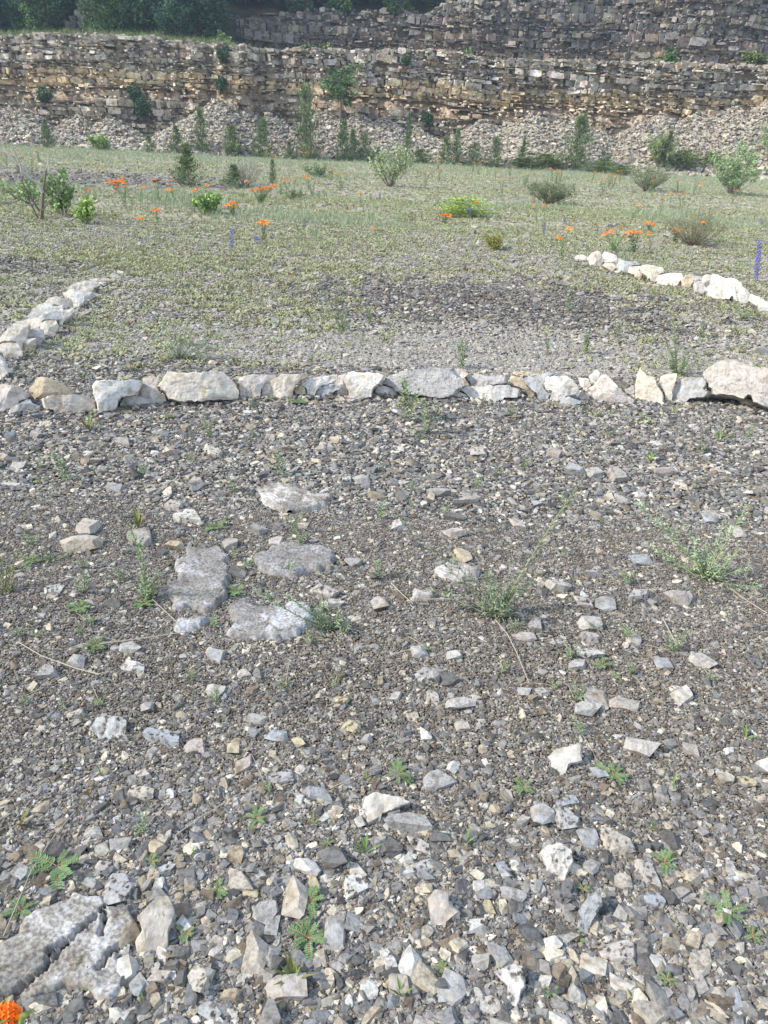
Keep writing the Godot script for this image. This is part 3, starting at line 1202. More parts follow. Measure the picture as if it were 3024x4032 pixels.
# nearest of a few tones of the cliff stone
var cliff_mats := {}
func cliff_mat(c: Color) -> Material:
	var q := Color(snapped(c.r, 0.05), snapped(c.g, 0.05), snapped(c.b, 0.05))
	q = Color(max(q.r, 0.1), max(q.g, 0.1), max(q.b, 0.1))
	if not cliff_mats.has(q):
		cliff_mats[q] = tinted(M.cliff, q)
	return cliff_mats[q]

func talus_h(x: float, z: float) -> float:
	var h := 0.35 + nz.get_noise_1d(x * 14.0 + 70.0) * 0.3 - (z + 43.2) * 0.42
	for c in M.cones:
		var d := Vector2((x - c.x) * 0.85, z + 43.1).length()
		h = max(h, c.y - 0.66 * d)
	return h + nz2.get_noise_2d(x * 60.0, z * 60.0) * 0.12

func build_talus() -> void:
	rng.seed = 51
	var o := thing("talus_slope", "cones of pale broken stone heaped along the foot of the lower rock face", "scree", Vector3.ZERO, "", "structure")
	var mb := MB.new()
	var gx := 0.3
	for i in int(64 / gx):
		for j in 22:
			var x := -32.0 + i * gx
			var z := -44.6 + j * gx
			var q := []
			for c in [[0, 0], [1, 0], [1, 1], [0, 1]]:
				var p := Vector3(x + c[0] * gx, 0, z + c[1] * gx)
				p.y = max(talus_h(p.x, p.z) - 0.07, -0.3)
				q.append(p)
			if q[0].y > -0.29 or q[2].y > -0.29 or q[1].y > -0.29 or q[3].y > -0.29:
				mb.quad(q[0], q[1], q[2], q[3], Color(0.42, 0.39, 0.34) * rf(0.85, 1.15), Vector3.UP)
	part("scree_bed", mb.mesh(), M.cliff, o)
	var sc := []
	for m in block_meshes:
		var s := Scatter.new()
		s.mesh = m
		sc.append(s)
	var list := []
	for i in 60000:
		var x := rf(-31, 31)
		var z := rf(-44.2, -38.6)
		var h := talus_h(x, z)
		if h < -0.05:
			continue
		var s := 0.042 + 0.1 * pow(rng.randf(), 2.2)
		if rng.randf() < 0.03:
			s *= 1.7
		var low: float = clamp(1.0 - h / 1.2, 0.0, 1.0)
		s *= 1.0 + 0.35 * low
		var dark := 1.0
		if x > -8.6 and x < -4.5:
			dark = 0.72
			s *= 1.25
		var b := Basis.from_euler(Vector3(rf(-0.6, 1.0), rf(0, TAU), rf(-0.5, 0.5))).scaled_local(Vector3(s * rf(0.9, 1.7), s * rf(0.35, 0.7), s * rf(0.8, 1.3)))
		var c := Color(0.45, 0.422, 0.375)
		var r := rng.randf()
		if r < 0.3:
			c = Color(0.53, 0.495, 0.43)
		elif r < 0.45:
			c = Color(0.36, 0.345, 0.325)
		list.append([s if absf(x) < 18.0 else 0.0, b, Vector3(x, h + s * 0.1, z), c * rf(0.75, 1.2) * dark, rng.randi() % sc.size()])
	list.sort_custom(func(a, b): return a[0] > b[0])
	for i in list.size():
		var e: Array = list[i]
		if i < 300:
			var k := part("fallen_stone", block_meshes[e[4]], cliff_mat(e[3]), o)
			k.transform = Transform3D(e[1], e[2])
		else:
			(sc[e[4]] as Scatter).put(e[1], e[2], e[3])
	for s in sc:
		(s as Scatter).build("scree", M.cliff, o)

func sheet(called: String, label: String, x0: float, x1: float, dx: float, zs: Array, height: Callable, tone: Callable, kind_name: String) -> void:
	var stl := SurfaceTool.new()
	stl.begin(Mesh.PRIMITIVE_TRIANGLES)
	var nx := int((x1 - x0) / dx) + 1
	for zi in zs.size():
		for i in nx:
			var x := x0 + i * dx
			var p: Vector3 = height.call(x, zi)
			stl.set_color(tone.call(p.x, p.z))
			stl.add_vertex(p)
	for j in zs.size() - 1:
		for i in nx - 1:
			var k := j * nx + i
			for q in [k, k + 1, k + nx, k + 1, k + nx + 1, k + nx]:
				stl.add_index(q)
	stl.generate_normals()
	var o := part(called, stl.commit(), M.soil, self)
	tag(o, label, kind_name, "", "structure")

func hill_y(x: float, z: float) -> float:
	# wooded ground behind: level with the bench to the left, above the upper face to the right
	var left: float = lower_top(x) + max(0.0, -z - 53.0) * 0.42
	var right: float = 8.4 + max(0.0, -z - 60.0) * 0.3
	return lerp(left, right, smoothstep(-11.5, -9.5, x)) + nz.get_noise_2d(x * 20.0, z * 20.0) * 0.3

# ---------------------------------------------------------------- placing from crops of the photograph: origin and pixels per unit
const FR := {"A": [0, 1420, 0.4822], "B": [700, 1420, 0.4822], "C": [1400, 1420, 0.4822], "D": [2100, 1400, 0.557], "E": [0, 1080, 0.3014], "G": [2224, 960, 0.4822],
	"p": [0, 1700, 0.9114], "q": [1512, 1700, 0.9114], "r": [0, 2600, 0.9114], "s": [1512, 2600, 0.9114], "k": [0, 3300, 0.4581], "m": [500, 1850, 0.9454]}

func fx(f: String, x: float, y: float) -> Vector2:
	return Vector2(FR[f][0] + x * FR[f][2], FR[f][1] + y * FR[f][2])

func outline(f: String, a: Array) -> PackedVector2Array:
	var out := PackedVector2Array()
	for i in range(0, a.size(), 2):
		out.append(fx(f, a[i], a[i + 1]))
	return out

func wider(a: PackedVector2Array) -> PackedVector2Array:
	var c := Vector2.ZERO
	for p in a:
		c += p / a.size()
	var out := PackedVector2Array()
	for p in a:
		out.append(c + (p - c) * Vector2(1.13, 1.02))
	return out

func build_rows() -> void:
	rng.seed = 61
	# crop, outline, tone, thickness, tilt, label
	var front := [
		["A", [-70, 190, 0, 190, 60, 200, 190, 225, 235, 280, 225, 320, 150, 350, 60, 390, -70, 410], 4, 0.10, "brownish grey block at the end of the front stone row by the open corner"],
		["A", [60, 420, 100, 380, 200, 325, 250, 315, 265, 350, 340, 375, 330, 400, 250, 415], 2, 0.07, "low grey wedge stone in front of the brownish grey end block"],
		["A", [235, 240, 265, 200, 300, 140, 370, 140, 440, 160, 530, 200, 600, 240, 625, 265, 560, 280, 400, 290, 330, 305, 250, 270], 3, 0.10, "tan stone with wood-like layers leaning in the front row"],
		["A", [335, 320, 400, 290, 550, 280, 640, 275, 720, 295, 780, 330, 785, 400, 690, 405, 600, 405, 480, 415, 370, 400, 345, 360], 0, 0.09, "low cream slab lying in front of the tan layered stone"],
		["A", [750, 210, 790, 165, 850, 155, 960, 165, 1090, 158, 1170, 170, 1140, 240, 1110, 290, 1000, 305, 930, 390, 800, 412, 785, 330, 760, 270], 1, 0.11, "large off-white stone with a broken pointed foot in the front row"],
		["A", [990, 330, 1010, 270, 1110, 285, 1280, 330, 1260, 355, 1100, 370, 1050, 375, 970, 372], 2, 0.06, "small grey stone wedged below the off-white pointed stone"],
		["A", [1170, 150, 1200, 130, 1250, 120, 1300, 150, 1290, 230, 1330, 280, 1370, 310, 1360, 345, 1280, 330, 1110, 300, 1140, 240], 4, 0.07, "upright brownish grey stone propped against the long dished slab"],
		["A", [1285, 215, 1350, 105, 1572, 100, 1692, 95, 1772, 90, 1837, 105, 1892, 160, 1932, 220, 1962, 265, 1952, 290, 1832, 300, 1552, 325, 1452, 325, 1371, 300, 1300, 245], 0, 0.16, "long cream slab with a dished face and dark overhanging underside"],
		["B", [475, 190, 510, 140, 600, 115, 690, 115, 790, 115, 810, 145, 760, 170, 720, 180, 690, 230, 670, 290, 560, 300, 515, 300, 495, 230], 4, 0.08, "pinkish flat-faced stone next to the dished slab"],
		["B", [700, 185, 790, 150, 840, 115, 960, 110, 1050, 100, 1070, 125, 1000, 180, 960, 210, 930, 275, 800, 285, 690, 290, 680, 255], 0, 0.09, "pale pink stone with a stepped broken edge in the front row"],
		["B", [1000, 185, 1060, 150, 1180, 130, 1300, 110, 1310, 160, 1250, 185, 1160, 215, 1130, 250, 1070, 285, 1050, 240, 1010, 210], 1, 0.07, "white wedge with a sharp lower edge behind a grey chip"],
		["B", [1085, 285, 1140, 240, 1200, 195, 1300, 185, 1330, 230, 1260, 265, 1200, 285], 5, 0.05, "bluish grey chip under the white wedge stone"],
		["B", [945, 245, 1000, 195, 1040, 220, 1050, 290, 970, 290], 3, 0.05, "small tan stone filling the gap under the white wedge"],
		["B", [1310, 125, 1380, 100, 1345, 165, 1390, 250, 1395, 285, 1300, 268, 1280, 200], 4, 0.07, "rough brown stone between the white wedge and the blank white block"],
		["B", [1345, 165, 1390, 95, 1430, 85, 1480, 100, 1560, 95, 1659, 110, 1690, 125, 1660, 190, 1600, 235, 1590, 270, 1540, 285, 1410, 300, 1395, 255], 1, 0.12, "blank white block with a pale star-shaped bruise on its face"],
		["C", [155, 262, 165, 225, 215, 205, 300, 225, 350, 250, 345, 282, 250, 275], 1, 0.05, "small white stone at the foot of the rough grey boulder"],
		["C", [215, 200, 240, 150, 330, 120, 380, 85, 500, 70, 620, 60, 700, 72, 800, 70, 850, 130, 900, 190, 880, 235, 820, 280, 730, 295, 650, 285, 560, 265, 440, 255, 330, 240, 260, 225], 2, 0.17, "big rough grey boulder with a pitted crust in the front row"],
		["C", [805, 72, 860, 68, 930, 110, 880, 150, 940, 205, 900, 220, 850, 140], 0, 0.06, "narrow cream sliver leaning on the rough grey boulder"],
		["C", [890, 130, 1000, 115, 1060, 130, 1150, 125, 1250, 115, 1250, 190, 1200, 200, 1080, 200, 950, 210, 905, 170], 2, 0.08, "grey stone with a white top lying behind the long white slab"],
		["C", [840, 235, 900, 215, 1000, 210, 1150, 205, 1240, 205, 1335, 235, 1325, 305, 1150, 312, 950, 312, 900, 280], 1, 0.09, "long low white-topped slab with a straight grey front edge"],
		["C", [785, 308, 850, 255, 910, 285, 880, 308], 0, 0.04, "small cream triangular stone at the end of the straight white slab"],
		["C", [1270, 118, 1290, 88, 1400, 95, 1500, 105, 1535, 122, 1400, 130], 3, 0.03, "thin tan plate lying across the top of the leaning stones"],
		["C", [1240, 170, 1270, 125, 1360, 135, 1390, 190, 1430, 240, 1500, 312, 1440, 295, 1380, 240, 1300, 210], 3, 0.06, "brown and cream stone leaning beside the bluish slab"],
		["C", [1350, 155, 1420, 125, 1480, 150, 1540, 230, 1590, 290, 1540, 328, 1500, 295, 1430, 235, 1390, 190], 5, 0.06, "bluish grey slab tipped on its corner among the leaning stones"],
		["C", [1450, 135, 1560, 95, 1640, 100, 1560, 160, 1540, 210, 1480, 155], 5, 0.05, "pale blue stone showing behind the tipped bluish slab"],
		["D", [80, 200, 85, 150, 160, 145, 240, 140, 290, 180, 320, 230, 330, 265, 240, 290, 180, 330, 110, 315, 130, 250, 80, 250], 1, 0.06, "upright pale flat stone with a notched lower corner"],
		["D", [180, 345, 200, 305, 250, 290, 345, 325, 330, 345, 230, 355], 5, 0.05, "small pale bluish stone lying in front of the notched upright stone"],
		["D", [315, 295, 330, 262, 385, 262, 400, 312, 330, 322], 4, 0.05, "small brown square stone beside the big triangle stone"],
		["D", [315, 155, 390, 162, 410, 215, 370, 252, 330, 215], 1, 0.04, "small knobbly white stone stacked behind the triangle stone"],
		["D", [390, 150, 440, 100, 480, 120, 445, 190, 410, 205], 1, 0.05, "pointed white stone standing up behind the triangle stone"],
		["D", [380, 245, 430, 200, 490, 130, 530, 140, 580, 200, 640, 260, 720, 325, 700, 335, 560, 328, 440, 322, 390, 285], 4, 0.09, "big triangular stone with white scuff marks on its face"],
		["D", [560, 178, 620, 180, 690, 210, 650, 235, 600, 218], 6, 0.03, "thin dark flat stone behind the slope of the triangle stone"],
		["D", [640, 245, 715, 205, 712, 285, 660, 268], 2, 0.04, "small grey stone between the triangle stone and the fin stone"],
		["D", [718, 312, 718, 240, 730, 130, 755, 88, 800, 140, 860, 160, 880, 220, 915, 270, 935, 328, 840, 326, 770, 314], 0, 0.07, "tall cream stone shaped like a fin in the front row"],
		["D", [882, 210, 900, 145, 960, 130, 1015, 125, 1010, 180, 980, 250, 985, 300, 945, 320, 920, 260], 0, 0.09, "tan square block with a lit flat top beside the fin stone"],
		["D", [1012, 185, 1070, 155, 1200, 155, 1230, 190, 1210, 240, 1250, 265, 1235, 295, 1100, 312, 950, 322, 990, 255], 2, 0.08, "streaked grey stone between the tan block and the largest boulder"],
		["D", [1185, 145, 1230, 85, 1320, 45, 1420, 35, 1470, 70, 1600, 95, 1720, 110, 1790, 200, 1780, 360, 1700, 378, 1600, 345, 1540, 305, 1440, 295, 1350, 275, 1290, 270, 1225, 245, 1210, 190], 4, 0.2, "largest boulder of the front row, brownish with white blotches"],
		["D", [1440, 305, 1540, 310, 1600, 345, 1640, 372, 1500, 372, 1450, 335], 3, 0.06, "tan stone tucked under the largest boulder"],
	]
	for s in front:
		var mat: Material = M.crusted if "pitted" in s[4] or "blotches" in s[4] or "scuff" in s[4] else M.stone
		outline_stone(outline(s[0], s[1]), 22.0, s[3], TONES[s[2]] * (Color(0.9, 0.92, 0.92) if "largest" in s[4] else Color(1, 1, 1)), mat, "row_stone", s[4], "stones of the front row")
	var left := [
		[[1145, 62, 1300, 58, 1450, 68, 1490, 95, 1400, 108, 1250, 98], 0, 0.03, "thin cream plate lying past the far end of the short side row"],
		[[1275, 112, 1390, 106, 1340, 142, 1280, 147], 1, 0.03, "small white flake tucked under the thin cream plate"],
		[[910, 185, 1000, 140, 1100, 100, 1200, 85, 1260, 100, 1290, 150, 1200, 215, 1110, 235, 1060, 215, 960, 230, 920, 225], 0, 0.07, "broad cream slab at the far end of the short side row"],
		[[1070, 245, 1200, 242, 1250, 300, 1180, 348, 1105, 348], 2, 0.06, "dark grey stone leaning beside the short row's grey-sided block"],
		[[840, 262, 920, 228, 960, 232, 1060, 238, 1100, 310, 1095, 390, 1040, 440, 965, 440, 950, 380, 880, 320], 1, 0.1, "white block with a dark grey side in the short side row"],
		[[600, 402, 630, 345, 720, 325, 830, 335, 950, 355, 960, 430, 890, 458, 800, 445, 700, 425], 0, 0.08, "flat yellowish white slab in the middle of the short side row"],
		[[370, 592, 450, 490, 520, 425, 620, 400, 690, 400, 680, 470, 800, 440, 812, 520, 740, 600, 640, 600, 520, 640, 400, 615], 1, 0.1, "white slab with a lilac hollow face in the short side row"],
		[[320, 645, 370, 605, 520, 600, 650, 530, 730, 490, 800, 515, 790, 605, 640, 625, 540, 655, 500, 712, 420, 728, 380, 690], 4, 0.09, "brown shaded stone carrying the lilac hollow slab"],
		[[795, 600, 820, 490, 960, 465, 970, 510, 880, 600, 850, 630, 765, 692], 1, 0.06, "narrow bright white stone standing against the yellowish slab"],
		[[535, 660, 640, 625, 730, 622, 760, 700, 740, 760, 660, 812, 580, 782, 540, 750], 0, 0.08, "cream knob with a jagged top beside the brown stone"],
		[[350, 770, 500, 722, 575, 790, 570, 880, 480, 952, 465, 870, 370, 862], 2, 0.08, "grey block with a near-black side in the short side row"],
		[[300, 985, 340, 862, 478, 858, 470, 942, 350, 1003], 4, 0.07, "small brownish stone below the grey block of the short row"],
		[[-60, 960, 0, 900, 80, 800, 190, 690, 240, 655, 350, 650, 380, 700, 360, 800, 330, 900, 265, 1000, 220, 935, 60, 935], 0, 0.11, "long smooth cream slab leaning in the short side row"],
		[[-60, 980, 0, 962, 60, 938, 220, 938, 285, 1060, 280, 1088, 90, 1088, -60, 1040], 0, 0.09, "square cream slab at the foot of the smooth leaning slab"],
		[[-80, 1080, 0, 1068, 50, 1120, 95, 1220, 0, 1250, -80, 1262], 1, 0.08, "off-white stone at the near end of the short side row"],
		[[-80, 1265, 0, 1245, 150, 1268, 170, 1312, 0, 1362, -80, 1365], 4, 0.07, "low greyish slab under the off-white end stone of the short row"],
	]
	for s in left:
		outline_stone(wider(outline("E", s[0])), 38.0, s[2], TONES[s[1]], M.stone, "row_stone", s[3], "stones of the short side row")
	var right := [
		[[85, 122, 95, 97, 150, 95, 180, 110, 200, 125, 150, 140, 100, 134], 1, 0.05, "small white stone that ends the long side row by the milkweed"],
		[[185, 130, 215, 90, 260, 62, 290, 80, 300, 110, 318, 150, 270, 187, 210, 167], 4, 0.09, "humped brown and white stone near the milkweed end of the long row"],
		[[302, 112, 325, 70, 370, 85, 415, 110, 430, 150, 380, 157, 330, 157], 1, 0.07, "rounded white stone beside the humped brown stone"],
		[[308, 187, 330, 162, 390, 167, 425, 202, 390, 227, 340, 207], 0, 0.06, "cream stone lying in front of the rounded white stone"],
		[[425, 192, 450, 132, 520, 157, 580, 152, 608, 180, 535, 192, 525, 242, 470, 227, 432, 212], 5, 0.07, "bluish grey flat stone in the long side row"],
		[[520, 237, 532, 192, 608, 187, 636, 230, 620, 287, 560, 262], 0, 0.07, "cream stone with rust specks beside the bluish flat stone"],
		[[614, 207, 640, 182, 720, 182, 800, 207, 800, 245, 762, 262, 740, 312, 680, 282, 642, 252], 0, 0.09, "broad pale cream stone in the middle of the long side row"],
		[[748, 312, 764, 267, 860, 247, 948, 257, 958, 302, 900, 347, 820, 332, 772, 322], 1, 0.08, "flat white stone next to the broad pale cream stone"],
		[[942, 302, 985, 262, 1035, 268, 1048, 322, 1010, 362, 962, 342], 3, 0.07, "tan stone with dark cracks in the long side row"],
		[[1000, 260, 1110, 272, 1120, 300, 1052, 308, 1040, 268], 5, 0.05, "blue-grey plate lying behind the cracked tan stone"],
		[[1050, 362, 1060, 312, 1110, 312, 1150, 372, 1120, 412, 1062, 397], 2, 0.06, "small grey stone in front of the cracked tan stone"],
		[[1118, 292, 1140, 260, 1192, 257, 1188, 322, 1160, 362, 1122, 332], 4, 0.07, "upright brown stone against the biggest white slab"],
		[[1152, 382, 1185, 342, 1200, 257, 1240, 262, 1300, 292, 1302, 352, 1290, 442, 1220, 452, 1175, 422], 1, 0.1, "biggest white slab of the long side row, leaning on edge"],
		[[1298, 442, 1306, 352, 1300, 295, 1380, 292, 1440, 332, 1442, 352, 1508, 422, 1500, 482, 1450, 487, 1370, 442], 1, 0.1, "long white stone with a grey broken side next to the biggest slab"],
		[[1506, 482, 1522, 417, 1580, 442, 1659, 492, 1720, 565, 1620, 565, 1560, 522], 1, 0.09, "white stone under the leafy sprig past the long white stone"],
	]
	for s in right:
		outline_stone(wider(outline("G", s[0])), 30.0, s[2], TONES[s[1]], M.stone, "row_stone", s[3], "stones of the long side row")

func build_bedrock() -> void:
	bedrock(outline("k", [-420, 980, -150, 1010, 0, 930, 150, 820, 280, 690, 380, 600, 560, 560, 620, 470, 800, 440, 930, 470, 1010, 560, 1160, 520, 1180, 640, 1150, 900, 1060, 1000, 1040, 1180, 1000, 1440, 820, 1450, 700, 1380, 480, 1360, 300, 1400, 150, 1420, -200, 1480, -420, 1500]),
		[outline("k", [130, 1370, 300, 1230, 420, 1130, 560, 960, 700, 820, 880, 660, 1000, 560]), outline("k", [420, 1130, 430, 1000, 560, 930]), outline("k", [860, 1150, 960, 1010, 1150, 890]), outline("k", [880, 860, 915, 720, 905, 640])],
		0.022, 0.006, Color(0.31, 0.30, 0.283), Color(0.42, 0.415, 0.405), 0.16, "wide cracked bedrock slab with lichen beside the orange flower")
	bedrock(outline("m", [200, 390, 260, 350, 380, 325, 430, 350, 430, 470, 415, 560, 330, 600, 200, 580, 130, 520, 210, 450]), [], 0.034, 0.011, Color(0.27, 0.265, 0.26), Color(0.4, 0.39, 0.4), 0.3, "humped brownish bedrock with a dark hollow between gravel")
	bedrock(outline("m", [515, 370, 570, 330, 680, 310, 800, 320, 890, 370, 880, 420, 790, 430, 720, 455, 620, 450, 540, 420]), [], 0.03, 0.011, Color(0.265, 0.26, 0.257), Color(0.38, 0.37, 0.38), 0.3, "grey bedrock knob with a small dark hole at its edge")
	bedrock(outline("m", [420, 570, 520, 560, 640, 575, 740, 555, 800, 630, 720, 690, 600, 715, 480, 720, 400, 700, 430, 640]), [], 0.03, 0.011, Color(0.29, 0.29, 0.295), Color(0.44, 0.45, 0.47), 0.02, "flat bedrock with a bluish white crust like spilt paint")
	bedrock(outline("m", [200, 640, 280, 610, 350, 615, 340, 660, 250, 690, 190, 685]), [], 0.03, 0.011, Color(0.32, 0.32, 0.33), Color(0.43, 0.44, 0.46), 0.05, "small bluish slab beside the white-crusted bedrock")
	bedrock(outline("m", [530, 80, 640, 60, 740, 95, 850, 120, 850, 160, 760, 180, 680, 185, 600, 180, 560, 140]), [], 0.034, 0.013, Color(0.33, 0.32, 0.305), Color(0.5, 0.485, 0.46), -0.02, "whitish weathered bedrock hump behind the other outcrops")
	bedrock(outline("q", [210, 600, 260, 575, 340, 570, 430, 610, 420, 650, 330, 650, 250, 640]), [], 0.03, 0.012, Color(0.35, 0.33, 0.31), Color(0.48, 0.46, 0.44), 0.1, "pitted grey-brown slab near the sprawling green herb")
	bedrock(outline("q", [90, 720, 130, 690, 200, 690, 230, 720, 190, 740, 120, 740]), [], 0.03, 0.012, Color(0.3, 0.28, 0.26), Color(0.42, 0.4, 0.38), 0.2, "small rough brown slab beside the foot of the sprawling herb")

const LOOSE_P := [385, 400, 100, 65, 4, 355, 480, 150, 70, 0, 85, 145, 60, 30, 1, 930, 92, 60, 40, 0, 735, 90, 55, 30, 0, 850, 215, 50, 45, 4, 410, 130, 55, 20, 0, 500, 240, 60, 40, 2, 760, 315, 70, 50, 4, 765, 490, 70, 40, 3, 610, 455, 90, 80, 4, 990, 480, 60, 50, 4, 1105, 425, 80, 40, 2, 1395, 695, 110, 45, 4, 1440, 740, 70, 40, 1, 235, 680, 70, 45, 1, 575, 1015, 100, 45, 1, 330, 990, 70, 50, 2, 210, 1040, 80, 50, 2, 805, 375, 110, 50, 1, 1310, 405, 40, 30, 0, 1500, 205, 40, 30, 1, 1565, 205, 60, 40, 2, 1030, 595, 60, 60, 6, 935, 960, 60, 60, 2, 1120, 790, 50, 50, 4, 530, 40, 50, 40, 0, 160, 15, 60, 30, 2, 1170, 20, 40, 30, 0, 1410, 65, 50, 30, 4, 1640, 735, 70, 60, 4, 1530, 565, 60, 40, 2, 1190, 470, 50, 40, 4, 700, 520, 45, 40, 6, 500, 740, 50, 40, 6, 560, 930, 80, 50, 2]
const LOOSE_Q := [405, 85, 60, 45, 4, 735, 95, 70, 40, 4, 820, 175, 90, 40, 2, 900, 175, 80, 40, 1, 1010, 185, 80, 55, 4, 1210, 175, 80, 35, 4, 240, 265, 80, 40, 2, 370, 300, 75, 30, 4, 300, 435, 85, 45, 4, 345, 530, 60, 60, 3, 300, 370, 80, 30, 6, 760, 670, 90, 50, 1, 865, 740, 60, 40, 4, 955, 735, 70, 60, 2, 890, 830, 90, 60, 1, 890, 885, 85, 50, 4, 1075, 890, 60, 55, 4, 890, 960, 90, 40, 1, 1095, 705, 70, 45, 2, 830, 1005, 65, 40, 2, 1195, 995, 60, 55, 5, 1370, 985, 90, 60, 1, 1110, 560, 90, 35, 5, 900, 620, 75, 40, 4, 1270, 715, 90, 60, 4, 300, 965, 60, 40, 1, 165, 1050, 50, 50, 2, 220, 1040, 60, 60, 2, 280, 1065, 60, 50, 6, 660, 310, 45, 25, 5, 1410, 375, 60, 40, 5, 1530, 440, 50, 35, 1, 610, 885, 70, 40, 4, 650, 830, 50, 50, 2, 150, 950, 60, 50, 2, 60, 410, 60, 35, 1, 580, 400, 55, 35, 4, 1600, 985, 50, 60, 6]
const LOOSE_R := [470, 285, 160, 100, 1, 700, 320, 140, 70, 5, 615, 570, 90, 55, 0, 930, 125, 65, 55, 1, 1110, 250, 80, 45, 1, 1200, 325, 80, 50, 5, 1010, 370, 55, 50, 7, 1520, 285, 70, 55, 7, 1475, 175, 60, 35, 7, 1290, 345, 40, 50, 7, 1050, 445, 70, 65, 4, 840, 370, 80, 60, 4, 1215, 505, 85, 50, 2, 1375, 580, 110, 50, 5, 1445, 640, 55, 60, 0, 515, 980, 110, 110, 2, 90, 910, 85, 60, 2, 670, 800, 70, 60, 3, 1440, 840, 90, 100, 6, 1030, 950, 90, 70, 0, 1150, 1070, 90, 95, 2, 1275, 1030, 100, 110, 0, 1450, 1150, 85, 130, 2, 1545, 960, 130, 70, 1, 550, 1330, 90, 90, 1, 870, 1360, 95, 110, 0, 690, 1360, 85, 60, 4, 900, 1505, 110, 60, 2, 1100, 1270, 100, 110, 0, 1230, 1395, 150, 110, 4, 600, 1400, 60, 70, 5, 985, 755, 60, 50, 6, 705, 770, 55, 40, 0, 1025, 830, 70, 70, 3, 800, 920, 50, 70, 6, 930, 1230, 70, 70, 4, 1330, 890, 110, 60, 1, 260, 1170, 55, 55, 0, 635, 200, 50, 40, 2, 620, 490, 60, 50, 4, 480, 215, 40, 30, 1, 330, 235, 60, 40, 4, 1050, 60, 50, 35, 1, 520, 790, 80, 55, 2, 1540, 905, 60, 50, 0, 1355, 960, 50, 40, 7, 440, 890, 60, 40, 4, 390, 960, 70, 45, 2, 710, 900, 60, 45, 2, 1080, 1000, 60, 40, 7, 660, 935, 55, 40, 3, 1300, 470, 50, 40, 4, 340, 1480, 80, 60, 6, 1000, 1440, 70, 60, 3, 1180, 1130, 60, 70, 2, 780, 1260, 80, 60, 6, 1110, 1180, 40, 60, 1]
const LOOSE_S := [245, 1075, 130, 160, 4, 890, 1080, 110, 160, 1, 95, 690, 150, 90, 2, 225, 520, 120, 75, 2, 325, 185, 120, 50, 1, 870, 205, 80, 70, 1, 920, 155, 70, 90, 4, 1035, 190, 110, 50, 4, 1285, 145, 90, 65, 1, 1095, 370, 95, 75, 1, 680, 655, 90, 90, 2, 790, 680, 90, 80, 2, 1000, 790, 110, 80, 0, 380, 1140, 75, 60, 1, 545, 1380, 145, 145, 1, 300, 1405, 100, 120, 2, 65, 1385, 80, 100, 0, 890, 1300, 80, 80, 0, 1360, 1290, 80, 90, 0, 1010, 1260, 150, 80, 4, 1120, 1270, 70, 110, 6, 110, 1310, 90, 80, 1, 555, 1010, 90, 60, 2, 770, 1000, 80, 80, 6, 1135, 910, 80, 90, 4, 1165, 1030, 80, 60, 5, 1150, 1520, 110, 90, 0, 1510, 1460, 75, 80, 5, 1415, 1200, 70, 50, 4, 330, 275, 55, 45, 0, 210, 160, 60, 50, 4, 170, 65, 50, 50, 2, 220, 55, 60, 55, 2, 280, 85, 55, 50, 6, 880, 755, 70, 80, 5, 835, 10, 60, 30, 2, 1320, 380, 60, 50, 4, 1640, 450, 50, 60, 1, 670, 1230, 45, 100, 3, 25, 790, 70, 90, 6, 515, 895, 50, 60, 5, 160, 890, 110, 40, 1, 450, 1060, 45, 45, 7, 1040, 1150, 60, 50, 0, 1480, 510, 70, 45, 0, 1570, 520, 60, 50, 7, 480, 640, 45, 40, 3, 780, 610, 90, 40, 5, 640, 940, 40, 40, 7, 1030, 945, 60, 60, 0, 1020, 1400, 80, 60, 1, 1070, 1420, 60, 70, 0, 500, 1270, 70, 90, 2, 640, 1240, 60, 60, 6, 760, 1270, 60, 50, 1, 690, 1380, 55, 65, 1, 20, 1280, 60, 90, 1, 930, 480, 60, 50, 5, 1160, 800, 80, 50, 6, 250, 760, 70, 50, 6, 160, 800, 80, 50, 4, 1200, 590, 60, 40, 4, 560, 780, 40, 40, 4, 600, 130, 40, 40, 2, 680, 130, 45, 40, 2, 350, 490, 50, 45, 6, 1280, 1000, 70, 50, 4, 1330, 1200, 60, 50, 2, 1500, 900, 50, 60, 1, 1440, 1440, 60, 60, 0, 830, 1450, 70, 50, 2, 470, 1480, 60, 60, 4]

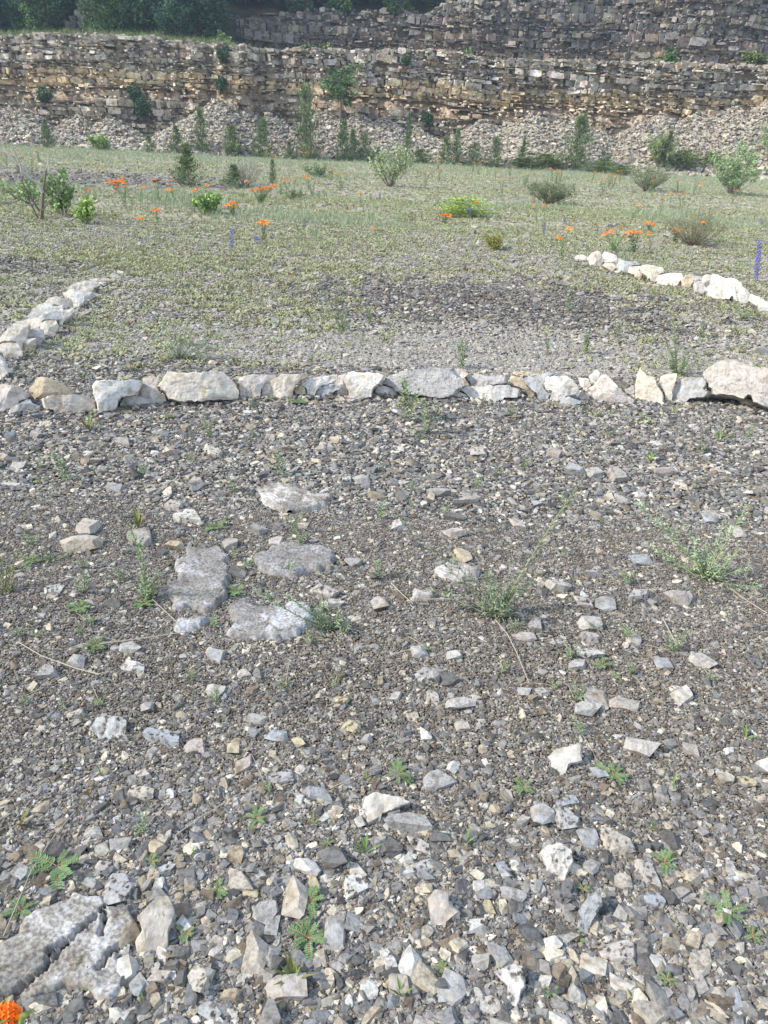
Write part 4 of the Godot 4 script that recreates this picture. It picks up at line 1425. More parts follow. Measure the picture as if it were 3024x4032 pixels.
func build_loose() -> void:
	rng.seed = 71
	# the most striking ones by outline
	var mark := [
		["r", [385, 300, 420, 250, 470, 240, 520, 245, 550, 265, 545, 300, 500, 330, 430, 335], 1, 0.02, "white lichen-crusted flat stone lying on brown gravel"],
		["s", [-95, 635, -80, 590, -40, 570, 0, 580, 60, 590, 120, 615, 60, 640, 0, 665, -70, 690], 1, 0.016, "white flat stone split by one dark crack"],
		["s", [705, 420, 740, 390, 800, 375, 850, 360, 858, 440, 800, 455, 765, 475, 730, 450], 1, 0.022, "white wedge stone with a grey streaked face on the gravel"],
		["s", [672, 830, 700, 800, 760, 790, 810, 820, 820, 880, 810, 920, 760, 950, 710, 920], 1, 0.026, "large pale stone with a patch of black lichen"],
		["k", [1180, 690, 1260, 600, 1350, 500, 1440, 490, 1480, 560, 1510, 640, 1480, 740, 1440, 850, 1350, 930, 1260, 960, 1170, 940, 1160, 900, 1230, 800], 0, 0.035, "cream boulder with a jagged top lying against the cracked slab"],
		["s", [185, 1030, 220, 990, 270, 1000, 290, 1070, 325, 1090, 260, 1140, 210, 1155, 195, 1090], 4, 0.026, "smooth pinkish brown stone with a bitten edge"],
		["s", [470, 1350, 560, 1310, 610, 1330, 612, 1420, 580, 1455, 530, 1410], 1, 0.026, "pale triangular stone dotted with black lichen spots"],
		["s", [835, 1090, 880, 1020, 930, 990, 945, 1050, 900, 1130, 860, 1155], 5, 0.024, "bluish white stone with dark lichen edges standing on end"],
		["r", [1570, 650, 1580, 600, 1620, 580, 1659, 640, 1640, 690], 2, 0.01, ""],
	]
	for s in mark:
		if s[4] == "":
			continue
		outline_stone(outline(s[0], s[1]), 62.0, s[3], TONES[s[2]] * 0.78, M.mottled if "lichen" in s[4] else M.stone, "loose_stone", s[4], "loose stones on the gravel", 0.1)
	var looks := ["cream", "whitish", "grey", "tan", "brownish grey", "bluish grey", "dark grey", "yellowish"]
	var mats := []
	for t in TONES:
		mats.append([tinted(M.pebble, t * 0.66), tinted(M.mottled, t * 0.76), tinted(M.stone, t * 0.7)])
	var done := [Vector2(430, 2865), Vector2(1540, 3165), Vector2(2225, 2985), Vector2(2195, 3395), Vector2(610, 3630), Vector2(1740, 3580), Vector2(2005, 3860), Vector2(2320, 3580)]
	for f in [["p", LOOSE_P], ["q", LOOSE_Q], ["r", LOOSE_R], ["s", LOOSE_S]]:
		var a: Array = f[1]
		for i in range(0, a.size(), 5):
			var c := fx(f[0], a[i], a[i + 1])
			var skip := false
			for q in done:
				if q.distance_to(c) < 70.0:
					skip = true
			if skip:
				continue
			var wpx: float = a[i + 2] * 0.9114
			var hpx: float = a[i + 3] * 0.9114
			var p := gp(c.x, c.y + hpx * 0.25)
			var m := mpp(p)
			var w := wpx * m
			var el := asin(clamp(EYE.y / p.distance_to(EYE), 0.05, 1.0))
			var hh: float = min(w, hpx * m / sin(el)) * rf(0.32, 0.5)
			var dep: float = clamp((hpx * m - hh * cos(el) * 0.7) / sin(el), w * 0.45, w * 1.7)
			var t: int = a[i + 4]
			var o := part(numbered("loose_stone"), pebble_meshes[rng.randi() % pebble_meshes.size()], mats[t][rng.randi() % 3], self)
			o.transform = Transform3D(Basis(Vector3.UP, rf(-0.5, 0.5)).scaled_local(Vector3(w * 1.15, hh * 1.35, dep * 1.15)) * Basis(Vector3.UP, (rng.randi() % 4) * PI / 2), p + Vector3(0, hh * 0.32, 0))
			var big := "fist-sized" if w > 0.07 else ("egg-sized" if w > 0.045 else "small")
			var place := "on the open gravel"
			if c.y < 1760:
				place = "close to the front stone row"
			elif c.distance_to(Vector2(930, 2250)) < 560:
				place = "around the grey bedrock humps"
			elif c.distance_to(Vector2(1950, 2400)) < 330:
				place = "beside the sprawling green herb"
			elif c.distance_to(Vector2(2780, 2280)) < 420:
				place = "below the big silvery herb clump"
			elif c.distance_to(Vector2(330, 3750)) < 520:
				place = "at the edge of the cracked slab"
			elif c.distance_to(Vector2(1540, 3165)) < 330:
				place = "near the split white stone"
			elif c.distance_to(Vector2(2195, 3395)) < 360:
				place = "near the stone with black lichen"
			elif c.y > 3600:
				place = "among the coarse gravel past the cracked slab"
			tag(o, "%s %s %s stone %s" % [big, looks[t], "flat" if hh < w * 0.33 else "blocky", place], "stone", "loose stones on the gravel")

# ---------------------------------------------------------------- everything green
func build_plants() -> void:
	rng.seed = 81
	var pale := Color(0.22, 0.27, 0.165)
	var mid := Color(0.19, 0.245, 0.13)
	# upright sprigs: x, foot y, height in pixels
	var near_s := [273, 1891, 130, 556, 1869, 70, 1103, 1873, 100, 1153, 2101, 100, 920, 1937, 80, 328, 2329, 100, 82, 2502, 70, 848, 2475, 80, 1495, 2046, 110, 1495, 2283, 90, 920, 2201, 60, 747, 2684, 70, 1612, 1928, 50, 1754, 2024, 60, 1959, 1873, 55, 2738, 1928, 50, 2232, 1992, 60, 2660, 2575, 110, 756, 2691, 70, 105, 2764, 60, 565, 3274, 110, 1053, 3120, 70, 2300, 1745, 40, 150, 1850, 60]
	for i in range(0, near_s.size(), 3):
		var p := gp(near_s[i], near_s[i + 1])
		var h: float = near_s[i + 2] * mpp(p) * 1.05
		sprig(p, upright(h, 3, 0.35), h * 0.3, h * 0.05 + 0.0015, h * 0.04, pale, "herb_sprig", ("narrow-leaved grey-green sprig rising from the gravel before the stone row" if near_s[i + 1] < 2150 else "small pale green sprig growing among the nearer gravel and slabs"), "herb sprigs in the gravel", 3, 0.0011)
	for i in 46:
		var y := rf(1680, 2900)
		near_s.append_array([rf(20, 3000), y, rf(30, 62) * clamp(y / 2000.0, 0.8, 1.3)])
	for i in range(72, near_s.size(), 3):
		var p := gp(near_s[i], near_s[i + 1])
		var h: float = near_s[i + 2] * mpp(p) * 1.1
		sprig(p + Vector3(0, 0.006, 0), upright(h, 4, 0.6), h * 0.35, h * 0.06 + 0.0015, h * 0.06, pale if i % 2 else mid, "herb_sprig", "tiny green sprig sprouting between the pebbles", "herb sprigs in the gravel", 1, 0.001)
	var row_s := [1599, 1651, 180, 1676, 1706, 150, 2806, 1560, 130, 2688, 1570, 100, 825, 1724, 90, 1007, 1724, 50, 492, 1615, 60, 18, 1600, 130, 1003, 1606, 60, 2241, 1232, 100, 1822, 1451, 120, 2150, 1396, 70, 2314, 1396, 100, 2423, 1332, 80, 1458, 1278, 80, 346, 1351, 70, 1221, 1433, 60, 2750, 1330, 70, 2010, 1640, 60, 1900, 1600, 60]
	for i in range(0, row_s.size(), 3):
		var p := gp(row_s[i], row_s[i + 1])
		var h: float = row_s[i + 2] * mpp(p) * 1.05
		sprig(p, upright(h, 3, 0.3), h * 0.24, h * 0.04 + 0.0025, h * 0.035, pale if i % 2 else mid, "herb_sprig", ("green sprig growing close against the front stone row" if row_s[i + 1] > 1500 else "green sprig standing on the gravel inside the stone square"), "herb sprigs by the stone rows", 2, 0.0016)
	# bushier clumps of thin stems, given by where their tips show
	var clumps := [
		[1950, 2429, [2323, 1873, 1512, 2028, 2290, 1990, 1980, 2300, 1890, 2330, 2030, 2330, 1700, 2300, 1750, 2190, 1960, 2290, 2040, 2380, 1860, 2380], "green herb with two long stems sprawling either way over the gravel", pale * 0.75],
		[2788, 2283, [2478, 1983, 2961, 1973, 3030, 2338, 2520, 2130, 2600, 2180, 2730, 2140, 2850, 2060, 2930, 2120, 2690, 2030, 2640, 2230, 2980, 2200, 2760, 2200, 2870, 2230, 3010, 2280, 2560, 2060], "big silvery herb clump with fanned stems over the gravel", Color(0.27, 0.35, 0.2)],
		[583, 2356, [497, 2001, 545, 2190, 600, 2280], "single trailing stem leaning up beside the bedrock hump", mid],
		[1300, 2480, [1010, 2290, 1130, 2310, 1240, 2390, 1350, 2420, 1200, 2420], "thin green herb creeping over the white-crusted bedrock", pale],
		[1349, 1305, [1267, 1132, 1320, 1160, 1355, 1200, 1300, 1240, 1390, 1240, 1340, 1230, 1375, 1190, 1280, 1200], "bushy grey-green clump inside the stone square", pale],
		[702, 1415, [715, 1150, 640, 1240, 620, 1310, 780, 1290, 890, 1290, 830, 1330, 690, 1290, 750, 1230, 870, 1350], "wispy tall herb spreading over gravel behind the dished slab", pale],
		[2670, 1480, [2640, 1150, 2660, 1250, 2610, 1300, 2720, 1330, 2760, 1320, 2650, 1360, 2700, 1400, 2620, 1400], "tall wispy herb behind the tan block of the front row", mid],
		[2920, 1260, [2900, 1120, 2880, 1170, 2950, 1180, 2990, 1200, 2860, 1200], "leafy sprig in front of the long white stone of the side row", mid],
		[200, 2210, [60, 2240, 330, 2150, 260, 2170, 120, 2190, 180, 2160], "low green creeping plant beside the pale gravel stones", mid],
		[20, 2330, [10, 2180, 70, 2120, -20, 2220, 60, 2260, 40, 2200], "yellowish stems with green tufts at the side of the gravel", Color(0.2, 0.2, 0.08)],
	]
	for c in clumps:
		var p := gp(c[0], c[1])
		var nh := ((EYE - p) * Vector3(1, 0, 1)).normalized()
		var tips := []
		for i in range(0, c[2].size(), 2):
			var d := ray(c[2][i], c[2][i + 1])
			var q := EYE + d * ((p - EYE).dot(nh) / d.dot(nh)) - p
			q += nh * q.length() * rf(-0.3, 0.3)
			q.y = max(q.y, 0.02)
			tips.append(q)
		var L: float = (tips[0] as Vector3).length()
		for i in 12:
			var a := rf(0, TAU)
			tips.append(Vector3(cos(a) * rf(0.2, 0.7), rf(0.5, 1.0), sin(a) * rf(0.2, 0.7)) * L * rf(0.2, 0.42))
		sprig(p, tips, clamp(L * 0.08, 0.018, 0.04), clamp(L * 0.013, 0.006, 0.009), clamp(L * 0.016, 0.005, 0.01), c[4] * 1.15, "sprawling_herb", c[3], "", 8, 0.0026)
	# feathery rosettes: x, y, width
	var ros := [228, 3420, 240, 82, 3593, 150, 857, 3511, 100, 738, 3685, 100, 1012, 3229, 110, 1221, 3557, 150, 1212, 3703, 180, 355, 3858, 100, 802, 3858, 100, 1567, 3056, 140, 2410, 3056, 150, 2059, 3110, 100, 2615, 3402, 150, 2296, 3511, 70, 2861, 3600, 200, 2961, 3694, 90, 2624, 3867, 90, 1744, 3821, 70, 2168, 3912, 70, 2278, 3703, 60, 2369, 2627, 100, 2423, 2673, 60, 848, 2083, 120, 930, 2338, 110, 319, 2402, 120, 565, 2384, 100, 383, 2548, 100, 164, 1900, 70, 1175, 1590, 90, 1048, 1580, 70, 674, 1645, 80, 130, 2215, 110, 600, 3400, 70, 1290, 3330, 60]
	for i in range(0, ros.size(), 3):
		var p := gp(ros[i], ros[i + 1])
		var y: float = ros[i + 1]
		var lb := "low feathery-leaved rosette among the coarse gravel" if y > 3300 else ("feathery green rosette on the brown gravel between loose stones" if y > 2600 else ("feathery rosette beside the grey bedrock humps" if y > 1700 else "feathery rosette at the foot of the front stone row"))
		rosette(p, ros[i + 2] * mpp(p), lb, "feathery rosettes in the gravel")
	# broad-bladed seedlings: x, y, height, blades, redness
	var gr := [273, 3028, 80, 3, 0.1, 355, 3147, 80, 4, 0.9, 77, 3256, 110, 6, 0.6, 752, 3375, 70, 3, 0.0, 1435, 3366, 120, 6, 0.1, 565, 3958, 80, 2, 0.0, 1157, 3867, 140, 9, 0.6, 1831, 3329, 90, 3, 0.1, 2651, 3092, 80, 4, 0.0, 2934, 2910, 70, 4, 0.0, 2469, 3338, 60, 4, 0.2, 2583, 3274, 70, 3, 0.2, 1585, 3931, 100, 5, 0.1, 2492, 3940, 90, 3, 0.2, 1230, 3250, 60, 4, 0.3, 2560, 1818, 60, 8, 0.0, 328, 1497, 60, 8, 0.0, 350, 1697, 90, 8, 0.9, 545, 2080, 100, 8, 0.8, 2830, 1740, 70, 7, 0.2, 1440, 3080, 50, 3, 0.2, 400, 3060, 50, 3, 0.5]
	for i in range(0, gr.size(), 5):
		var p := gp(gr[i], gr[i + 1])
		var h: float = gr[i + 2] * mpp(p)
		var lb := "reddish tuft of broad blades with dry leaves on the gravel" if gr[i + 4] > 0.5 else "small bright green seedling with a few broad blades in gravel"
		blades(p, h, gr[i + 3], h * 0.14, Color(0.13, 0.22, 0.06), gr[i + 4], lb, "blade tufts in the gravel")
	# dry stems lying about, in photo pixels
	var dry := [
		["p", [430, 935, 650, 905, 850, 875, 760, 835, 660, 740], "bent pale dry stem lying before the white-crusted bedrock"],
		["p", [80, 925, 180, 985, 340, 1045, 440, 1065], "straw-coloured dry stem lying on gravel below the bedrock humps"],
		["q", [480, 830, 530, 890, 570, 970, 620, 1095], "pale dry stem running out from under the sprawling herb"],
		["q", [170, 740, 280, 738, 390, 732], "brown dry stick lying at the foot of the sprawling herb"],
		["q", [30, 670, 80, 720, 125, 760], "short white dry stem beside the small rough slab"],
		["r", [20, 1215, 140, 930, 230, 790, 330, 670], "long dry stalk leaning across the silverweed by the cracked slab"],
		["r", [750, 785, 880, 690, 1000, 620, 1105, 555], "thin grey twig lying over gravel near the yellowish stones"],
		["r", [1425, 575, 1540, 520, 1659, 460], "grey stick pointing at the split white stone"],
		["q", [1650, 800, 1540, 730, 1490, 690], "dry stem trailing behind the big silvery herb"],
		["q", [1200, 820, 1240, 900, 1270, 950], "dry forked stem on gravel near the dark pebbles"],
		["p", [1110, 310, 1000, 300, 900, 302], "straight brown straw lying behind the bedrock humps"],
		["q", [5, 990, 100, 960, 200, 955], "pale curved twig on the brown gravel"],
		["r", [430, 80, 320, 50, 250, 20], "bleached straw on gravel beyond the white lichen stone"],
	]
	for d in dry:
		var pts := PackedVector3Array()
		var pp := outline(d[0], d[1])
		for q in pp:
			pts.append(gp(q.x, q.y) + Vector3(0, 0.017, 0))
		var base := pts[0]
		for i in pts.size():
			pts[i] -= base
		var mb := MB.new()
		var r := mpp(base) * 2.3
		mb.tube(pts, r, r * 0.6, Color(0.34, 0.295, 0.235), 5)
		var o := part(numbered("dry_stem"), mb.mesh(), M.bark, self)
		o.position = base
		tag(o, d[2], "twig", "dry stems on the gravel")

func build_flowers() -> void:
	rng.seed = 91
	M.head_mesh = [flower_head(1.0, 42, false, 0.0), flower_head(1.0, 34, false, 0.3), flower_head(1.0, 38, false, 0.55)]
	var g1 := "butterfly milkweeds on the quarry floor"
	# named clumps: foot, heads (photo pixels), label
	var cl := [
		[2415, 993, [2385, 913, 2410, 903, 2445, 892, 2462, 921], "orange milkweed with light green leaves by the end of the long stone row", Color(0.15, 0.29, 0.07), 0.034],
		[2493, 1002, [2480, 908, 2495, 904, 2516, 906], "orange milkweed with dark green leaves by the end of the long stone row", Color(0.05, 0.12, 0.045), 0.036],
		[2653, 958, [2655, 893, 2668, 905, 2675, 900], "deep orange milkweed in front of the bare twiggy shrub", Color(0.1, 0.16, 0.06), 0.04],
		[2557, 912, [2545, 874, 2562, 872, 2575, 878], "pale yellow-orange milkweed behind the dark-leaved milkweed", Color(0.12, 0.19, 0.065), 0.04],
		[623, 890, [615, 822], "tall orange milkweed with one round head among straw stalks", Color(0.1, 0.17, 0.06), 0.055],
		[540, 940, [550, 851], "orange milkweed with light leaves beside the straw stalks", Color(0.17, 0.26, 0.09), 0.045],
		[1038, 954, [1032, 866, 1044, 868], "orange milkweed on a dark leafy stem beside the blue flower", Color(0.09, 0.14, 0.06), 0.045],
		[919, 853, [892, 803, 905, 798, 920, 790, 922, 808], "orange milkweed with four heads beside the bright green aspen shrub", Color(0.1, 0.17, 0.07), 0.05],
		[1024, 803, [992, 744, 1012, 737, 1028, 742, 1040, 732, 1052, 735, 1070, 727, 1086, 723], "wide bushy milkweed with many orange heads", Color(0.13, 0.19, 0.08), 0.05],
		[1496, 972, [1473, 897], "leaning milkweed with one small orange head in short grass", Color(0.17, 0.26, 0.09), 0.032],
		[1750, 885, [1742, 842, 1758, 838, 1766, 843], "orange milkweed in front of the low bright green bush", Color(0.11, 0.17, 0.07), 0.04],
		[455, 748, [438, 710, 455, 706, 470, 708, 480, 709], "orange milkweed with a broad flat cluster of heads past the dead-limbed sapling", Color(0.12, 0.18, 0.07), 0.075],
	]
	for c in cl:
		var p := gp(c[0], c[1])
		var nh := ((EYE - p) * Vector3(1, 0, 1)).normalized()
		var heads := []
		for i in range(0, c[2].size(), 2):
			var d := ray(c[2][i], c[2][i + 1])
			var q := EYE + d * ((p - EYE).dot(nh) / d.dot(nh)) - p
			heads.append(q + nh * rf(-0.06, 0.06))
		milkweed(0.4, heads, p, c[3], "", c[4] * 1.2, c[5] * 1.3)
	# further ones as copies of three plants
	var src := []
	for k in [3, 2, 1]:
		var heads := []
		for i in k:
			heads.append(Vector3(rf(-0.14, 0.14), 0.42 + rf(-0.04, 0.04), rf(-0.1, 0.1)))
		src.append(heads)
	var far := [506, 707, 2, 488, 729, 1, 499, 683, 2, 327, 732, 1, 621, 704, 1, 9, 694, 1, 673, 697, 1, 62, 601, 0, 147, 587, 0, 20, 594, 1, 115, 617, 1, 378, 646, 2, 798, 719, 2, 788, 748, 1, 952, 707, 2, 1132, 706, 1, 1102, 694, 1, 1216, 684, 1, 1228, 695, 0, 1345, 683, 0, 1308, 661, 1, 1425, 742, 2, 1157, 680, 2, 1077, 616, 1, 1042, 581, 1, 1175, 595, 1, 1200, 585, 0, 1216, 587, 1, 1269, 591, 0, 1118, 587, 1, 1899, 782, 2, 1731, 662, 1, 1675, 674, 1, 1984, 699, 1, 2071, 680, 0, 2013, 649, 1, 2181, 665, 0, 2195, 673, 0, 2213, 671, 1, 2128, 795, 2, 2156, 801, 2, 2222, 884, 2, 2238, 920, 2, 1865, 637, 0, 1885, 640, 1, 1727, 630, 0, 1709, 619, 1, 1954, 655, 1, 2127, 703, 2, 1778, 620, 1, 2500, 790, 2, 2335, 675, 1, 2405, 686, 0, 2420, 690, 0, 2382, 707, 1, 2572, 708, 1, 2678, 703, 1, 2738, 712, 1, 2694, 760, 1, 2649, 748, 2, 2614, 767, 2, 2449, 673, 1, 2896, 740, 1, 2788, 872, 2, 2759, 719, 2, 2585, 903, 2, 640, 735, 2, 540, 722, 2]
	var proto := [null, null, null]
	var marks := [[743, 730, "the bushy lone cedar"], [165, 860, "the grey dead sapling"], [1535, 735, "the pale green leafy sapling"], [2160, 800, "the rounded willow shrub"], [2545, 750, "the vase-shaped pale willow"], [2880, 765, "the wide leaning sapling"], [960, 735, "the grey twig thicket"], [1825, 850, "the low bright green bush"], [1599, 608, "the narrow spire cedar"], [1945, 649, "the round-bottomed dark cedar"], [2264, 631, "the broad dark bushy cedar"], [2730, 965, "the bare twiggy shrub"], [1030, 585, "the full pyramid cedar"], [187, 572, "the pointed cedar by the first scree cone"], [455, 748, "the broad flat-topped milkweed"], [1250, 700, "the low pale shrub"], [1350, 594, "the cedar below the broadleaf tree"], [2415, 700, "the low juniper mats"]]
	for i in range(0, far.size(), 3):
		var k: int = far[i + 2]
		var y: float = far[i + 1]
		var p := under(far[i], y, 0.42)
		var best := 1e9
		var by := ""
		for l in marks:
			var dd := Vector2(far[i] - l[0], (y + 25.0 - l[1]) * 3.0).length()
			if dd < best:
				best = dd
				by = l[2]
		var lb: String = "milkweed with %s near %s" % [["three orange heads", "two orange heads", "a single orange head"][k], by]
		if proto[k] == null:
			proto[k] = milkweed(0.42, src[k], p, lb, g1, Color(0.2, 0.27, 0.13), 0.042)
		else:
			copy_of(proto[k], p, rf(0, TAU), Vector3.ONE * rf(0.9, 1.1), lb, g1)
	# the one at the very front
	M.head_mesh = [flower_head(1.0, 30, true)]
	var hp := EYE + ray(8, 3975) * 1.12
	var foot := Vector3(hp.x - 0.03, gh(hp.x, hp.z), hp.z + 0.02)
	milkweed(0.4, [hp - foot, hp - foot + Vector3(-0.075, -0.02, 0.02)], foot, "vivid orange flower heads with green leaves beside the cracked bedrock slab", "", Color(0.2, 0.26, 0.07), 0.021)
	var blue := Color(0.16, 0.17, 0.62)
	for b in [[910, 1012, 905, "slender pale blue flower spike past the stone square", Color(0.24, 0.27, 0.66), 0.8], [2967, 1163, 965, "tall violet-blue flower spike behind the long side row", Color(0.2, 0.16, 0.75), 0.75], [1012, 960, 930, "short bright blue flower beside the dark-stemmed milkweed", Color(0.12, 0.16, 0.75), 1.0], [1198, 910, 865, "faded grey-blue flower spike standing alone in short grass", Color(0.25, 0.28, 0.4), 0.5], [1848, 860, 818, "small blue flower spike in front of the low bright bush", blue, 0.6], [2140, 945, 880, "grey-blue flower spike between the yellowish plant and the milkweeds", Color(0.25, 0.28, 0.45), 0.5], [1920, 890, 850, "dull greenish flower spike behind the yellowish plant", Color(0.2, 0.24, 0.3), 0.3], [2222, 880, 855, "tiny blue spike beside a small orange milkweed", blue, 0.5], [1495, 795, 765, "small blue spike in grass below the leafy sapling", blue, 0.6], [2995, 890, 865, "tiny violet spike past the bare twiggy shrub", Color(0.2, 0.15, 0.5), 0.8]]:
		var p := gp(b[0], b[1])
		bugloss(p, (b[1] - b[2]) * mpp(p) * 1.05, b[3], b[4], b[5])

func build_shrubs() -> void:
	rng.seed = 101
	for i in 3:
		cedar_src.append([cedar_mesh(3000, 0.5 + 0.17 * i, Color(0.115, 0.175, 0.085)), trunk_mesh(0.02)])
	cedar_src.append([cedar_mesh(3600, 0.35, Color(0.13, 0.195, 0.075)), trunk_mesh(0.02)])
	cedar_src.append([cedar_mesh(3600, 0.3, Color(0.24, 0.37, 0.09)), trunk_mesh(0.02)])
	for c in [
		[187, 572, 474, 62, "pointed cedar in front of the first scree cone by the sapling"], [693, 576, 497, 62, "dark cone-shaped cedar standing before the buttress"], [588, 580, 533, 50, "small squat cedar beside the dark cone-shaped cedar"], [793, 572, 428, 62, "loose tall cedar before the dark rubble chute"],
		[911, 585, 492, 72, "yellow-green cedar mixed with twigs at the scree foot"], [1030, 585, 465, 78, "full pyramid cedar beside the tallest cedar"], [1221, 585, 333, 92, "tallest dark columnar cedar rising against the rock face"], [1349, 594, 474, 68, "cedar below the broadleaf tree on the scree"], [1394, 602, 510, 50, "slim cedar next to the cedar below the broadleaf tree"], [1431, 607, 524, 50, "short slim cedar behind the leafy sapling"], [1139, 586, 556, 40, "tiny cedar at the foot of the tallest cedar"],
		[743, 732, 568, 112, "bushy cedar alone in the middle of the grassy floor"], [1075, 726, 627, 26, "thin dark cedar seedling beside the grey twig thicket"], [925, 738, 650, 85, "green cedar growing inside the grey twig thicket"],
		[1599, 608, 447, 38, "narrow spire cedar against the scree"], [1758, 612, 538, 62, "dark cedar in the pair before the pale scree"], [1795, 604, 510, 52, "taller cedar in the pair before the pale scree"], [1867, 631, 560, 62, "pale green cedar between the pair and the round dark cedar"], [1945, 649, 538, 62, "round-bottomed dark cedar standing forward of the scree"], [2054, 622, 538, 42, "wispy cedar before the scree beyond the round dark cedar"], [2264, 631, 452, 118, "broad dark bushy cedar against the rock pocket"], [2619, 631, 515, 62, "dark cedar behind the pale willow at the scree foot"],
		[2150, 642, 605, 130, "low spreading juniper mat along the scree foot"], [2378, 682, 636, 120, "low juniper mat before the broad dark cedar"], [1658, 622, 592, 90, "low juniper mat beside the narrow spire cedar"], [2688, 660, 590, 110, "low juniper mat beyond the pale willow"], [2060, 648, 622, 120, "thin low juniper strip near the round-bottomed cedar"], [2790, 690, 600, 90, "brownish juniper bush near the leaning sapling"], [2450, 690, 650, 100, "dark juniper mat under the fallen white rocks"],
		[1825, 850, 780, 190, "low bright green bush with a feathery flat top"],
	]:
		cedar(c[0], c[1], c[2], c[3], c[4])
	var sh := [
		# x, foot y, top y, width, stems, leaves per stem, leaf length, leaf width, colour, bark, name, label
		[1535, 735, 535, 175, 18, 60, 0.05, 0.036, Color(0.31, 0.38, 0.2), Color(0.16, 0.13, 0.1), "cottonwood_sapling", "pale green leafy sapling in the middle of the grassy floor"],
		[2880, 765, 560, 290, 30, 60, 0.055, 0.04, Color(0.22, 0.33, 0.14), Color(0.3, 0.27, 0.22), "cottonwood_sapling", "wide leafy sapling leaning out beyond the juniper mats"],
		[3010, 700, 545, 150, 16, 60, 0.06, 0.045, Color(0.22, 0.34, 0.14), Color(0.3, 0.27, 0.22), "cottonwood_sapling", "tall leafy sapling behind the wide leaning one"],
		[2160, 802, 685, 240, 46, 70, 0.035, 0.011, Color(0.15, 0.205, 0.1), Color(0.2, 0.17, 0.13), "willow_shrub", "rounded grey-green willow shrub behind two orange flowers"],
		[2545, 752, 625, 190, 40, 70, 0.04, 0.012, Color(0.2, 0.26, 0.14), Color(0.2, 0.17, 0.13), "willow_shrub", "vase-shaped pale willow shrub in front of the juniper mats"],
		[2585, 655, 500, 120, 18, 110, 0.06, 0.035, Color(0.24, 0.31, 0.13), Color(0.2, 0.17, 0.13), "willow_shrub", "yellow-green leafy shrub standing before the scree slope"],
		[2730, 965, 800, 290, 60, 26, 0.03, 0.006, Color(0.16, 0.2, 0.09), Color(0.22, 0.17, 0.13), "twiggy_shrub", "nearly bare twiggy shrub fanning up behind the side row"],
		[960, 735, 610, 190, 40, 22, 0.03, 0.007, Color(0.22, 0.25, 0.16), Color(0.28, 0.25, 0.22), "twiggy_shrub", "grey thicket of bare twigs beside the bushy cedar"],
		[830, 842, 750, 135, 14, 55, 0.05, 0.045, Color(0.25, 0.37, 0.12), Color(0.14, 0.11, 0.09), "aspen_shrub", "bright lime-green aspen shrub with round leaves"],
		[345, 882, 770, 75, 5, 60, 0.05, 0.05, Color(0.3, 0.4, 0.12), Color(0.14, 0.11, 0.09), "aspen_shrub", "small lime-green aspen beside the dead-limbed sapling"],
		[250, 850, 660, 150, 14, 36, 0.05, 0.045, Color(0.22, 0.32, 0.13), Color(0.13, 0.1, 0.08), "aspen_shrub", "leafy green aspen growing behind the dead-limbed sapling"],
		[110, 800, 690, 200, 12, 22, 0.05, 0.04, Color(0.23, 0.33, 0.14), Color(0.13, 0.1, 0.08), "aspen_shrub", "low leafy aspen shoots spreading in front of the dead limbs"],
		[395, 578, 512, 95, 12, 80, 0.08, 0.06, Color(0.27, 0.37, 0.13), Color(0.14, 0.11, 0.09), "aspen_shrub", "yellow-green bush at the foot of the scree cones"],
		[1945, 985, 900, 85, 18, 40, 0.025, 0.013, Color(0.24, 0.25, 0.06), Color(0.25, 0.2, 0.1), "small_shrub", "small yellowish brown shrub in the short grass"],
		[1250, 700, 640, 130, 22, 50, 0.04, 0.02, Color(0.2, 0.27, 0.13), Color(0.2, 0.17, 0.13), "small_shrub", "low pale shrub beside orange milkweeds in the grass"],
		[1160, 785, 735, 90, 14, 30, 0.03, 0.012, Color(0.16, 0.2, 0.08), Color(0.2, 0.17, 0.13), "small_shrub", "low green tussock shrub beside the wide bushy milkweed"],
		[2380, 620, 520, 60, 12, 60, 0.05, 0.03, Color(0.14, 0.2, 0.09), Color(0.2, 0.17, 0.13), "small_shrub", "green shrub at the foot of the rock pocket"],
		[470, 985, 830, 130, 9, 8, 0.03, 0.006, Color(0.16, 0.24, 0.08), Color(0.45, 0.4, 0.32), "straw_stalks", "pale dry stalks standing among green shoots"],
		[920, 600, 520, 90, 16, 60, 0.06, 0.03, Color(0.22, 0.29, 0.14), Color(0.3, 0.28, 0.25), "small_shrub", "pale twiggy bush next to the yellow-green cedar"],
		[1480, 615, 555, 90, 12, 60, 0.06, 0.03, Color(0.17, 0.24, 0.11), Color(0.2, 0.17, 0.13), "small_shrub", "green bush between the slim cedars and the spire cedar"],
	]
	for s in sh:
		var p := gp(s[0], s[1])
		var m := mpp(p)
		shrub(p, (s[1] - s[2]) * m, s[3] * m, s[4], s[5], s[6], s[7], s[8], s[9], s[10], s[11], "", 0.005 * clamp(m * 300.0, 0.8, 2.5))
	# dead limbs of the sapling, in photo pixels
	var p := gp(165, 868)
	var t := thing("dead_sapling", "grey dead branching sapling with a broken dark trunk", "shrub", p)
	var nh := ((EYE - p) * Vector3(1, 0, 1)).normalized()
